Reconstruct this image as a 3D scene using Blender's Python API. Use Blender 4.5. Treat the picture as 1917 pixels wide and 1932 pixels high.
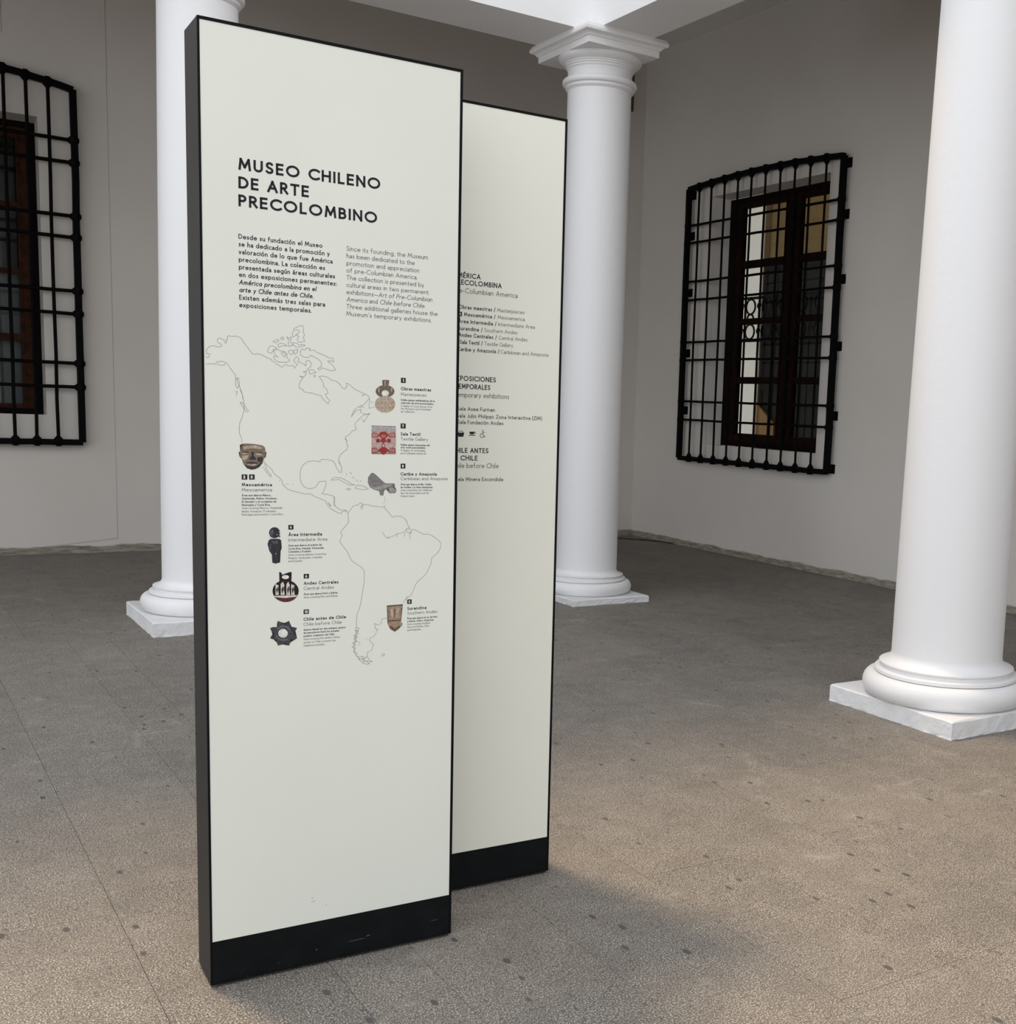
import bpy, bmesh, math, random
from mathutils import Vector, Matrix
from math import sin, cos, pi, radians

S = bpy.context.scene
for o in list(bpy.data.objects):
    bpy.data.objects.remove(o)
COL = S.collection

# ------------------------------------------------------------------ camera
# origin: foot of the corner column, X along the left colonnade, Y away from the courtyard
W_PX, F_PX, CX, CY = 1917.0, 2231.72, 1319.86, 1080.13
PITCH, ROLL, YAW = 0.1356, 0.0425, 0.623
def _cam():
    fw = Vector((0, cos(PITCH), -sin(PITCH))); up = Vector((0, sin(PITCH), cos(PITCH))); rt = Vector((1, 0, 0))
    r2 = rt * cos(ROLL) + up * sin(ROLL); u2 = up * cos(ROLL) - rt * sin(ROLL)
    rz = Matrix.Rotation(-YAW, 3, 'Z')
    r2, u2, fw = rz @ r2, rz @ u2, rz @ fw
    m = Matrix(((r2.x, u2.x, -fw.x, -4.8541), (r2.y, u2.y, -fw.y, -8.3514), (r2.z, u2.z, -fw.z, 1.55), (0, 0, 0, 1)))
    c = bpy.data.cameras.new('camera'); o = bpy.data.objects.new('camera', c); COL.objects.link(o)
    o.matrix_world = m
    c.sensor_fit = 'HORIZONTAL'; c.sensor_width = 36; c.lens = F_PX / W_PX * 36
    c.shift_x = -(CX - W_PX / 2) / W_PX; c.shift_y = (CY - 966) / W_PX
    c.clip_start = 0.05; c.clip_end = 200
    S.camera = o
_cam()

# ------------------------------------------------------------------ world, sun, exposure
S.view_settings.view_transform = 'Standard'; S.view_settings.look = 'None'
S.view_settings.exposure = 0.75; S.view_settings.gamma = 1.0
try: S.view_settings.use_curve_mapping = False
except Exception: pass
wd = bpy.data.worlds.new('overcast_sky'); S.world = wd; wd.use_nodes = True
bg = wd.node_tree.nodes['Background']
bg.inputs[0].default_value = (0.90, 0.94, 1.0, 1); bg.inputs[1].default_value = 1.0
sd = bpy.data.lights.new('sun', 'SUN'); sd.energy = 1.55; sd.angle = radians(9); sd.color = (1.0, 0.74, 0.46)
so = bpy.data.objects.new('sun', sd); COL.objects.link(so)
_d = Vector((0.28, -0.80, -2.1)).normalized()       # the way the sunlight travels
so.rotation_euler = _d.to_track_quat('-Z', 'Y').to_euler(); so.location = (-6, 6, 14)

# ------------------------------------------------------------------ materials
MATS = {}
def mat(name, col, rough=0.6, metal=0.0, spec=0.4, noise=0.0, nscale=8.0, bump=0.0, bscale=40.0, col2=None, emit=None, estr=1.0):
    if name in MATS: return MATS[name]
    m = bpy.data.materials.new(name); m.use_nodes = True; MATS[name] = m
    nt = m.node_tree; b = nt.nodes['Principled BSDF']
    b.inputs['Base Color'].default_value = (*col, 1); b.inputs['Roughness'].default_value = rough
    b.inputs['Metallic'].default_value = metal; b.inputs['Specular IOR Level'].default_value = spec
    if emit:
        b.inputs['Emission Color'].default_value = (*emit, 1); b.inputs['Emission Strength'].default_value = estr
    g = nt.nodes.new('ShaderNodeNewGeometry')
    if noise > 0 or col2:
        n = nt.nodes.new('ShaderNodeTexNoise'); n.inputs['Scale'].default_value = nscale; n.inputs['Detail'].default_value = 6
        nt.links.new(g.outputs['Position'], n.inputs['Vector'])
        r = nt.nodes.new('ShaderNodeValToRGB')
        c2 = col2 or tuple(c * (1 - noise) for c in col); c1 = tuple(min(1, c * (1 + noise * .5)) for c in col)
        r.color_ramp.elements[0].position = 0.35; r.color_ramp.elements[1].position = 0.65
        r.color_ramp.elements[0].color = (*c2, 1); r.color_ramp.elements[1].color = (*c1, 1)
        nt.links.new(n.outputs['Fac'], r.inputs['Fac']); nt.links.new(r.outputs['Color'], b.inputs['Base Color'])
    if bump > 0:
        n2 = nt.nodes.new('ShaderNodeTexNoise'); n2.inputs['Scale'].default_value = bscale; n2.inputs['Detail'].default_value = 5
        nt.links.new(g.outputs['Position'], n2.inputs['Vector'])
        bp = nt.nodes.new('ShaderNodeBump'); bp.inputs['Strength'].default_value = bump; bp.inputs['Distance'].default_value = 0.01
        nt.links.new(n2.outputs['Fac'], bp.inputs['Height']); nt.links.new(bp.outputs['Normal'], b.inputs['Normal'])
    return m

def ramp(nt, src, stops):
    r = nt.nodes.new('ShaderNodeValToRGB'); cr = r.color_ramp
    while len(cr.elements) < len(stops): cr.elements.new(0.5)
    for e, (p, c) in zip(cr.elements, stops):
        e.position = p; e.color = (*c, 1) if isinstance(c, tuple) else (c, c, c, 1)
    nt.links.new(src, r.inputs['Fac']); return r.outputs['Color']
def mix(nt, fac, a, b, mode='MIX'):
    m = nt.nodes.new('ShaderNodeMix'); m.data_type = 'RGBA'; m.blend_type = mode
    for k, v in ((0, fac), (6, a), (7, b)):
        if hasattr(v, 'is_linked'): nt.links.new(v, m.inputs[k])
        elif isinstance(v, tuple): m.inputs[k].default_value = (*v, 1)
        else: m.inputs[k].default_value = v
    return m.outputs[2]
def ntex(nt, vec, scale, detail=4, rough=0.5, dist=0.0):
    n = nt.nodes.new('ShaderNodeTexNoise'); n.inputs['Scale'].default_value = scale
    n.inputs['Detail'].default_value = detail; n.inputs['Roughness'].default_value = rough; n.inputs['Distortion'].default_value = dist
    nt.links.new(vec, n.inputs['Vector']); return n.outputs['Fac']

def stone_mat():
    m = bpy.data.materials.new('grey_paving_stone'); m.use_nodes = True; nt = m.node_tree; b = nt.nodes['Principled BSDF']
    g = nt.nodes.new('ShaderNodeNewGeometry'); P = g.outputs['Position']
    oi = nt.nodes.new('ShaderNodeObjectInfo')
    big = ntex(nt, P, 1.3, 4); mid = ntex(nt, P, 7, 6, 0.65, 0.8); fine = ntex(nt, P, 215, 3, 0.7); grain = ntex(nt, P, 60, 4, 0.75)
    base = ramp(nt, big, [(0.3, (0.105, 0.092, 0.078)), (0.7, (0.145, 0.127, 0.107))])
    tint = ramp(nt, oi.outputs['Random'], [(0.0, (0.84, 0.84, 0.86)), (1.0, (1.10, 1.06, 1.03))])
    base = mix(nt, 1.0, base, tint, 'MULTIPLY')
    fl = ramp(nt, fine, [(0.50, 0.0), (0.60, 1.0)])
    md = ramp(nt, mid, [(0.38, 0.62), (0.66, 1.0)])
    mul = nt.nodes.new('ShaderNodeMath'); mul.operation = 'MULTIPLY'; nt.links.new(fl, mul.inputs[0]); nt.links.new(md, mul.inputs[1])
    c = mix(nt, mul.outputs[0], base, (0.56, 0.52, 0.46))
    dk = ramp(nt, grain, [(0.34, 1.0), (0.46, 0.0)])
    c = mix(nt, dk, c, mix(nt, 0.5, base, (0.07, 0.065, 0.06)))
    # chalky scuffs
    sc = ramp(nt, ntex(nt, P, 3.2, 8, 0.72, 1.6), [(0.58, 0.0), (0.68, 0.40)])
    c = mix(nt, sc, c, (0.36, 0.335, 0.30))
    # dark pebbles set in the stone
    mp = nt.nodes.new('ShaderNodeMapping'); mp.inputs['Rotation'].default_value = (0, 0, 0.25); mp.inputs['Scale'].default_value = (2.0, 1, 1)
    nt.links.new(P, mp.inputs['Vector'])
    v = nt.nodes.new('ShaderNodeTexVoronoi'); v.inputs['Scale'].default_value = 6.2; nt.links.new(mp.outputs[0], v.inputs['Vector'])
    pb = ramp(nt, v.outputs['Distance'], [(0.10, 1.0), (0.135, 0.0)])
    rnd = nt.nodes.new('ShaderNodeSeparateColor'); nt.links.new(v.outputs['Color'], rnd.inputs[0])
    sel = ramp(nt, rnd.outputs[0], [(0.42, 1.0), (0.60, 0.0)])
    m2 = nt.nodes.new('ShaderNodeMath'); m2.operation = 'MULTIPLY'; nt.links.new(pb, m2.inputs[0]); nt.links.new(sel, m2.inputs[1])
    c = mix(nt, m2.outputs[0], c, (0.085, 0.078, 0.072))
    nt.links.new(c, b.inputs['Base Color']); b.inputs['Roughness'].default_value = 0.72; b.inputs['Specular IOR Level'].default_value = 0.3
    bp = nt.nodes.new('ShaderNodeBump'); bp.inputs['Strength'].default_value = 0.35; bp.inputs['Distance'].default_value = 0.004
    nt.links.new(grain, bp.inputs['Height']); nt.links.new(bp.outputs['Normal'], b.inputs['Normal'])
    return m
STONE = stone_mat()

def wall_mat():
    m = bpy.data.materials.new('painted_plaster_wall'); m.use_nodes = True; nt = m.node_tree; b = nt.nodes['Principled BSDF']
    g = nt.nodes.new('ShaderNodeNewGeometry'); P = g.outputs['Position']
    sx = nt.nodes.new('ShaderNodeSeparateXYZ'); nt.links.new(P, sx.inputs[0])
    c = ramp(nt, ntex(nt, P, 0.8, 4), [(0.3, (0.64, 0.60, 0.548)), (0.7, (0.69, 0.65, 0.597))])
    mp = nt.nodes.new('ShaderNodeMapping'); mp.inputs['Scale'].default_value = (1.6, 1.6, 9); nt.links.new(P, mp.inputs['Vector'])
    n = ntex(nt, mp.outputs[0], 1.6, 5, 0.6)
    # worn, unpainted foot of the wall with a ragged upper edge
    ad = nt.nodes.new('ShaderNodeMath'); ad.operation = 'MULTIPLY_ADD'; nt.links.new(n, ad.inputs[0]); ad.inputs[1].default_value = 0.07; nt.links.new(sx.outputs[2], ad.inputs[2])
    f = ramp(nt, ad.outputs[0], [(0.098, 1.0), (0.108, 0.0)])
    dirt = ramp(nt, ntex(nt, mp.outputs[0], 4.5, 6, 0.65), [(0.32, (0.16, 0.14, 0.11)), (0.55, (0.32, 0.29, 0.235)), (0.7, (0.42, 0.39, 0.33))])
    c = mix(nt, f, c, dirt)
    nt.links.new(c, b.inputs['Base Color']); b.inputs['Roughness'].default_value = 0.8; b.inputs['Specular IOR Level'].default_value = 0.2
    bp = nt.nodes.new('ShaderNodeBump'); bp.inputs['Strength'].default_value = 0.25; bp.inputs['Distance'].default_value = 0.01
    nt.links.new(ntex(nt, P, 9, 6, 0.6), bp.inputs['Height']); nt.links.new(bp.outputs['Normal'], b.inputs['Normal'])
    return m
WALL = wall_mat()
WHITE = mat('white_column_paint', (0.80, 0.79, 0.785), 0.55, bump=0.12, bscale=25)
PLINTH = mat('brushed_white_plinth_paint', (0.76, 0.755, 0.75), 0.6, noise=0.05, nscale=9, bump=0.45, bscale=35)
BEAM = mat('white_beam_plaster', (0.84, 0.83, 0.82), 0.7)
CEIL = mat('dark_brown_ceiling_boards', (0.13, 0.09, 0.05), 0.8, noise=.1)  # boards of dark brown wood
IRON = mat('black_wrought_iron', (0.0028, 0.0027, 0.0026), 0.7, metal=0.0, spec=0.07, bump=0.3, bscale=60)
WOOD = mat('dark_varnished_wood', (0.006, 0.003, 0.002), 0.6, spec=0.06, col2=(0.004, 0.002, 0.0015), nscale=14)
WOODL = mat('reddish_brown_wood', (0.016, 0.0055, 0.003), 0.6, spec=0.06, col2=(0.007, 0.003, 0.002), nscale=14)
WOODM = mat('brown_wood', (0.055, 0.018, 0.006), 0.6, spec=0.1, col2=(0.025, 0.009, 0.004), nscale=14)
CASE = mat('charcoal_painted_metal', (0.022, 0.0205, 0.019), 0.55, spec=0.22, noise=.12, nscale=3)
EDGE = mat('black_panel_edge', (0.003, 0.003, 0.004), 0.5, spec=0.1)
BASEB = mat('black_kick_plate', (0.0045, 0.0055, 0.006), 0.5, spec=0.14, noise=0.3, nscale=20)
CREAM = mat('cream_panel_board', (0.735, 0.745, 0.665), 0.5, spec=0.25, noise=0.02, nscale=2)
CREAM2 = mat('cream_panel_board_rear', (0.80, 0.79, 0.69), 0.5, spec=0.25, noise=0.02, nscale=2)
INK = mat('black_ink', (0.016, 0.014, 0.02), 0.55, spec=0.2)
INKL = mat('grey_ink', (0.075, 0.075, 0.075), 0.55, spec=0.2)
COASTI = mat('map_outline_ink', (0.20, 0.20, 0.19), 0.55, spec=0.2)
def glass_mat():
    m = bpy.data.materials.new('window_glass'); m.use_nodes = True; nt = m.node_tree; nt.nodes.clear()
    o = nt.nodes.new('ShaderNodeOutputMaterial'); t = nt.nodes.new('ShaderNodeBsdfTransparent'); gl = nt.nodes.new('ShaderNodeBsdfGlossy')
    gl.inputs['Roughness'].default_value = 0.02; lw = nt.nodes.new('ShaderNodeLayerWeight'); lw.inputs[0].default_value = .5; pw = nt.nodes.new('ShaderNodeMath'); pw.operation = 'POWER'; pw.inputs[1].default_value = 5; nt.links.new(lw.outputs['Facing'], pw.inputs[0]); f = nt.nodes.new('ShaderNodeMath'); f.operation = 'MULTIPLY_ADD'; f.inputs[1].default_value = .9; f.inputs[2].default_value = .02; nt.links.new(pw.outputs[0], f.inputs[0])
    t.inputs[0].default_value = (0.88, 0.90, 0.89, 1)
    mx = nt.nodes.new('ShaderNodeMixShader'); nt.links.new(f.outputs[0], mx.inputs[0]); nt.links.new(t.outputs[0], mx.inputs[1]); nt.links.new(gl.outputs[0], mx.inputs[2])
    nt.links.new(mx.outputs[0], o.inputs[0]); return m
GLASS = glass_mat()

# ------------------------------------------------------------------ helpers
def tag(o, label=None, cat=None, group=None, kind=None):
    if label: o['label'] = label
    if cat: o['category'] = cat
    if group: o['group'] = group
    if kind: o['kind'] = kind
    return o
def empty(name, loc=(0, 0, 0), rz=0.0, parent=None):
    o = bpy.data.objects.new(name, None); COL.objects.link(o); o.location = loc; o.rotation_euler = (0, 0, rz)
    o.empty_display_size = 0.2
    if parent: o.parent = parent
    return o
def obj(name, bm, m, parent=None, smooth=False, recalc=True):
    if recalc: bmesh.ops.recalc_face_normals(bm, faces=bm.faces)
    me = bpy.data.meshes.new(name); bm.to_mesh(me); bm.free()
    for mm in (m if isinstance(m, (list, tuple)) else [m]): me.materials.append(mm)
    if smooth:
        for p in me.polygons: p.use_smooth = True
        try: me.set_sharp_from_angle(angle=radians(38))
        except Exception: pass
    o = bpy.data.objects.new(name, me); COL.objects.link(o)
    if parent: o.parent = parent
    return o
def inst(src, name, parent=None, matrix=None):
    o = src.copy(); o.name = name; COL.objects.link(o); o.parent = parent
    if matrix is not None: o.matrix_basis = matrix
    return o
def box(bm, a, b, T=None, bev=0.0):
    vs = [Vector((x, y, z)) for x in (a[0], b[0]) for y in (a[1], b[1]) for z in (a[2], b[2])]
    if T: vs = [T(v) for v in vs]
    v = [bm.verts.new(p) for p in vs]
    fs = [bm.faces.new([v[i] for i in q]) for q in ((0, 1, 3, 2), (4, 6, 7, 5), (0, 4, 5, 1), (2, 3, 7, 6), (0, 2, 6, 4), (1, 5, 7, 3))]
    if bev:
        es = list({e for f in fs for e in f.edges}); bmesh.ops.bevel(bm, geom=es, offset=bev, segments=2, affect='EDGES', profile=0.6)
def new(): return bmesh.new()
def lathe(bm, prof, n=64, c=(0, 0)):
    rings = []
    for r, z in prof:
        rings.append([bm.verts.new((c[0] + r * cos(2 * pi * i / n), c[1] + r * sin(2 * pi * i / n), z)) for i in range(n)])
    for a, b in zip(rings, rings[1:]):
        for i in range(n): bm.faces.new((a[i], a[(i + 1) % n], b[(i + 1) % n], b[i]))
    bm.faces.new(rings[0][::-1]); bm.faces.new(rings[-1])
def tube(bm, pts, r, n=8, T=None, flat=1.0):
    pts = [Vector(p) for p in pts]; rings = []
    for i, p in enumerate(pts):
        d = (pts[min(i + 1, len(pts) - 1)] - pts[max(i - 1, 0)]).normalized()
        a = Vector((0, 1, 0)) if abs(d.y) < .8 else Vector((1, 0, 0))
        x = d.cross(a).normalized(); y = d.cross(x).normalized()
        ring = [p + x * r * cos(2 * pi * k / n + pi / n) + y * r * flat * sin(2 * pi * k / n + pi / n) for k in range(n)]
        rings.append([bm.verts.new(T(q) if T else q) for q in ring])
    for a, b in zip(rings, rings[1:]):
        for k in range(n): bm.faces.new((a[k], a[(k + 1) % n], b[(k + 1) % n], b[k]))
    bm.faces.new(rings[0][::-1]); bm.faces.new(rings[-1])
def frame_T(o, u, d):
    o, u, d = Vector(o), Vector(u), Vector(d)
    return lambda p: o + u * p[0] + d * p[1] + Vector((0, 0, p[2]))

random.seed(7)
K = (2.906, 3.927, 0)
aL, aR = 0.0132, -0.003
UL = Vector((-cos(aL), -sin(aL), 0)); DL = Vector((-sin(aL), cos(aL), 0))      # left wall: u runs away from the corner, d into the wall
UR = Vector((sin(aR), -cos(aR), 0)); DR = Vector((cos(aR), sin(aR), 0))
TL = frame_T(K, UL, DL); TR = frame_T(K, UR, DR)
CEIL_Z = 6.3; BEAM_Z = 4.324

# ------------------------------------------------------------------ walls with recessed windows
def wall(name, T, u0, u1, z1, hole, thick=0.5, sp=0.9):
    # hole: u range and z range at the face, back u range, depth of the reveal
    (a, b, c, d, a2, b2, c2, d2, dep) = hole
    bm = new()
    def q(*p): bm.faces.new([bm.verts.new(T(v)) for v in p])
    F = lambda u, z, k=0: (u, k, z)
    for (x0, x1, y0, y1) in ((u0, a, 0, z1), (b, u1, 0, z1), (a, b, 0, c), (a, b, d, z1)):
        q(F(x0, y0), F(x1, y0), F(x1, y1), F(x0, y1))
    q(F(a, c), F(a2, c2, dep), F(a2, d2, dep), F(a, d)); q(F(b, c), F(b, d), F(b2, d2, dep), F(b2, c2, dep))
    q(F(a, c), F(b, c), F(b2, c2, dep), F(a2, c2, dep)); q(F(a, d), F(a2, d2, dep), F(b2, d2, dep), F(b, d))
    # inner reveal through to the back and the rear face
    # the inner reveals splay open towards the room
    a3, b3, c3, d3 = a2 - sp, b2 + sp, c2 - .06, d2 + .30
    q(F(a2, c2, dep), F(a3, c3, thick), F(a3, d3, thick), F(a2, d2, dep)); q(F(b2, c2, dep), F(b2, d2, dep), F(b3, d3, thick), F(b3, c3, thick))
    q(F(a2, c2, dep), F(b2, c2, dep), F(b3, c3, thick), F(a3, c3, thick)); q(F(a2, d2, dep), F(a3, d3, thick), F(b3, d3, thick), F(b2, d2, dep))
    for (x0, x1, y0, y1) in ((u0, a3, 0, z1), (b3, u1, 0, z1), (a3, b3, 0, c3), (a3, b3, d3, z1)):
        q(F(x0, y0, thick), F(x0, y1, thick), F(x1, y1, thick), F(x1, y0, thick))
    q(F(u1, 0), F(u1, 0, thick), F(u1, z1, thick), F(u1, z1)); q(F(u0, 0), F(u0, z1), F(u0, z1, thick), F(u0, 0, thick))
    q(F(u0, z1), F(u1, z1), F(u1, z1, thick), F(u0, z1, thick))
    bmesh.ops.remove_doubles(bm, verts=bm.verts, dist=1e-5)
    return tag(obj(name, bm, WALL), kind='structure')
wall('wall_left', TL, -0.5, 12.0, 6.42, (6.325, 8.25, 1.268, 3.852, 6.31, 8.265, 1.262, 3.845, 0.30))
wall('wall_right', TR, -0.0, 17.0, 6.42, (1.42, 3.37, 1.182, 3.868, 1.502, 3.66, 1.178, 3.85, 0.20))
bm = new(); box(bm, (-5.0 - 6, -0.3, CEIL_Z), (2.95, 4.1, CEIL_Z + .12)); box(bm, (-0.3, -13, CEIL_Z), (2.95, -0.3, CEIL_Z + .12))
tag(obj('ceiling', bm, CEIL), kind='structure')
bm = new(); box(bm, (0.2, -13.4, 0.02), (2.95, -13.0, 6.3)); tag(obj('wall_light_blocker', bm, WALL), kind='structure')  # unseen end wall added to cut light on the near column's right side
# moulding along the top of the right wall
bm = new(); box(bm, (0.02, -0.012, 5.62), (16, -0.001, 5.645), TR); tag(obj('trim_1', bm, WALL), kind='structure')
bm = new(); box(bm, (0.03, -0.012, 5.62), (11, -0.001, 5.645), TL); tag(obj('trim_2', bm, WALL), kind='structure')

# ------------------------------------------------------------------ beams over the colonnade, added sun blocker above them
def beam(name, a, b):
    bm = new(); box(bm, a, b); return tag(obj(name, bm, BEAM), kind='structure')
beam('trim_3', (-12, -0.232, BEAM_Z), (0.213, 0.371, 7.2))
beam('trim_4', (-0.232, -13, BEAM_Z), (0.213, -0.232, 7.2))
bm = new()
vs = [[bm.verts.new((x, y, z)) for x, y in ((-.232 - o, -.232 - o), (0.02, -.232 - o), (0.02, 0.02), (-.232 - o, 0.02))] for z, o in ((BEAM_Z - .018, .026), (BEAM_Z + .05, .008))]
bm.faces.new(vs[0][::-1]); bm.faces.new(vs[1])
for i in range(4): bm.faces.new((vs[0][i], vs[0][(i + 1) % 4], vs[1][(i + 1) % 4], vs[1][i]))
tag(obj('trim_5', bm, BEAM), kind='structure')
# unseen wall added above the left beam to keep sun off the back courtyard
UP = mat('white_sun_blocker', (0.80, 0.79, 0.77), 0.8)
bm = new(); box(bm, (-12, -0.10, 7.2), (0.213, 0.371, 11.0)); tag(obj('wall_sun_blocker', bm, UP), kind='structure')

# ------------------------------------------------------------------ columns
def column(cx, cy, ox, label, r0, r1, sx, sy, pz, k, cap):
    # r0/r1 shaft radii, sx/sy plinth sides, pz plinth height, k scale of the base mouldings, cap: abacus extents
    t = tag(empty('column', (cx, cy, 0)), label, 'column', 'white courtyard columns')
    # plinth with slightly uneven, hand-plastered edges
    rnd = random.Random(int(sx * 1000)); bm = new(); n = 26
    def loop(z, wob, ins=0):
        pts = []
        hx, hy = sx / 2 - ins, sy / 2 - ins
        for (x0, y0, x1, y1) in ((-hx, -hy, hx, -hy), (hx, -hy, hx, hy), (hx, hy, -hx, hy), (-hx, hy, -hx, -hy)):
            for i in range(n):
                f = i / n; e = 0 if i == 0 else 1
                pts.append(bm.verts.new((x0 + (x1 - x0) * f + rnd.uniform(-wob, wob) * .6, y0 + (y1 - y0) * f + rnd.uniform(-wob, wob) * .6, max(0.0, z + rnd.uniform(-wob, wob) * e))))
        return pts
    L = [loop(0.0, .006), loop(.010, .0035), loop(pz * .55, .0022), loop(pz - .007, .0026), loop(pz, .0012, .008)]
    for v in L[0]: v.co.z = 0.0
    for a, b in zip(L, L[1:]):
        m_ = len(a)
        for i in range(m_): bm.faces.new((a[i], a[(i + 1) % m_], b[(i + 1) % m_], b[i]))
    bm.faces.new(L[0][::-1]); bm.faces.new(L[-1])
    obj('plinth', bm, PLINTH, t)
    # base mouldings: torus, two fillets, apophyge
    rt = r0 + .130 * k; rc = .056 * k; z = pz; prof = [(rt - rc * 1.05, z - .004)]
    zc = z + rc * .98
    for i in range(13):
        a = -pi / 2 + pi * i / 12; prof.append((rt - rc * .75 + rc * .8 * cos(a), zc + rc * sin(a)))
    zt = zc + rc
    f1 = r0 + .077 * k; f2 = r0 + .056 * k
    prof += [(f1 - .014, zt - .003), (f1 - .012, zt + .002 * k), (f1, zt + .004 * k), (f1 + .001, zt + .018 * k), (f1 - .003, zt + .022 * k), (f2 - .012, zt + .026 * k), (f2 - .014, zt + .036 * k), (f2, zt + .044 * k), (f2 + .001, zt + .050 * k)]
    zz = zt + .050 * k
    for i in range(1, 9):
        a = i / 8 * pi / 2; prof.append((r0 + (f2 - r0) * (1 - sin(a)), zz + .048 * k * (1 - cos(a))))
    zs = prof[-1][1]
    bm = new(); lathe(bm, prof, 72, (ox, ox)); obj('base', bm, WHITE, t, True)
    prof = [(r0, zs - .002)]
    for i in range(1, 13):
        f = i / 12; prof.append((r0 + (r1 - r0) * (f ** 1.25), zs + (3.94 - zs) * f))
    bm = new(); lathe(bm, prof, 72, (ox, ox)); obj('shaft', bm, WHITE, t, True)
    # capital
    r = r1; prof = [(r, 3.935), (r, 3.95), (r + .018, 3.968), (r + .018, 3.985)]
    for i in range(9):
        a = -pi / 2 + pi * i / 8; prof.append((r + .020 + .022 * cos(a), 4.012 + .026 * sin(a)))
    prof += [(r + .006, 4.040), (r + .002, 4.055), (r + .002, 4.105), (r + .012, 4.112), (r + .012, 4.124), (r + .022, 4.128), (r + .022, 4.140)]
    prof += [(r + .032, 4.142), (r + .032, 4.150), (r + .042, 4.154), (r + .062, 4.166), (r + .072, 4.180), (r + .075, 4.192), (r + .073, 4.202)]
    bm = new(); lathe(bm, prof, 72, (ox, ox)); capo = obj('capital', bm, WHITE, t, True)
    x0, x1, y0, y1 = cap
    bm = new(); rings = []
    for z, o in ((4.200, 0), (4.248, 0), (4.249, .010), (4.256, .012), (4.266, .022), (4.272, .034), (4.276, .048), (4.283, .052), (4.301, .052), (4.306, .046), (BEAM_Z, .040)):
        rings.append([bm.verts.new((x, y, z)) for x, y in ((x0 - o, y0 - o), (x1 + o, y0 - o), (x1 + o, y1 + o), (x0 - o, y1 + o))])
    for a, b in zip(rings, rings[1:]):
        for i in range(4): bm.faces.new((a[i], a[(i + 1) % 4], b[(i + 1) % 4], b[i]))
    bm.faces.new(rings[0][::-1]); bm.faces.new(rings[-1])
    obj('abacus', bm, WHITE, t)
    return t
column(0, 0, -0.012, 'white round column at the courtyard corner with its square capital in view', .252, .247, .70, .838, .0515, .93, (-.330, .285, -.385, .410))
column(-2.959, -0.021, -0.0, 'white round column partly hidden behind the front sign panel', .270, .240, .834, .902, .093, 1.02, (-.36, .36, -.385, .385))
column(-0.113, -4.057, -0.02, 'large white round column nearest the camera beside the barred wooden window', .292, .250, .834, .897, .093, 1.10, (-.36, .36, -.385, .385))

# ------------------------------------------------------------------ floor: stone slabs laid in strips
fl = empty('floor'); tag(fl, kind='structure')
bm = new(); box(bm, (-16, -17, -0.3), (K[0] + 6, K[1] + 6, -0.012)); obj('bedding', bm, mat('dark_joint_bedding', (0.09, 0.08, 0.07), 0.9), fl)
_cm = S.camera.matrix_world.copy(); _ci = _cm.inverted()
def in_view(x, y):
    p = _ci @ Vector((x, y, 0))
    if p.z > -.3: return False
    u_, v_ = CX + F_PX * p.x / -p.z, CY - F_PX * p.y / -p.z
    return -60 < u_ < 1977 and v_ < 1990
rest = new()      # the slabs outside the frame, kept as one part
def slab(x0, x1, y0, y1, rnd):
    seen = any(in_view(x0 + (x1 - x0) * i / 4, y0 + (y1 - y0) * j / 6) for i in range(5) for j in range(7))
    bm = new() if seen else rest; g = .0006; z = rnd.uniform(-.0004, .0003); h = .0008
    lo = [bm.verts.new((x, y, -0.03)) for x, y in ((x0 + g, y0 + g), (x1 - g, y0 + g), (x1 - g, y1 - g), (x0 + g, y1 - g))]
    mi = [bm.verts.new((x, y, z - h)) for x, y in ((x0 + g, y0 + g), (x1 - g, y0 + g), (x1 - g, y1 - g), (x0 + g, y1 - g))]
    g += h * .7
    hi = [bm.verts.new((x, y, z)) for x, y in ((x0 + g, y0 + g), (x1 - g, y0 + g), (x1 - g, y1 - g), (x0 + g, y1 - g))]
    bm.faces.new(lo[::-1]); bm.faces.new(hi)
    for a, b in ((lo, mi), (mi, hi)):
        for i in range(4): bm.faces.new((a[i], a[(i + 1) % 4], b[(i + 1) % 4], b[i]))
    if seen: obj('slab', bm, STONE, fl, recalc=False)
rnd = random.Random(11)
XS = [-16, -9.6, -8.0, -7.2, -6.55, -5.95, -5.4, -4.95, -4.70, -4.28, -3.85, -3.62, -3.2, -2.76, -2.34, -1.97, -1.55, -1.10, -0.68, -0.30, 0.12, .55]
for x0, x1 in zip(XS, XS[1:]):
    known = {(-4.28, -3.85): [-.37, -1.2, -2.45, -3.4, -4.5], (-2.76, -2.34): [-6.17, -5.2], (-1.55, -1.10): [-5.38, -4.5], (-2.34, -1.97): [-6.17]}.get((x0, x1))
    ys = [-0.37]; y = -0.37 - rnd.uniform(.5, 1.0)
    while y > -9.2:
        ys.append(y); y -= rnd.uniform(.75, 1.25)
    if known:
        for kk in known: ys = [v for v in ys if abs(v - kk) > .35 or v == -0.37] + [kk]
        ys = sorted(set(ys), reverse=True)
    ys += [-12.5, -17]
    for a, b in zip(ys, ys[1:]): slab(x0, x1, b, a, rnd)
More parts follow.
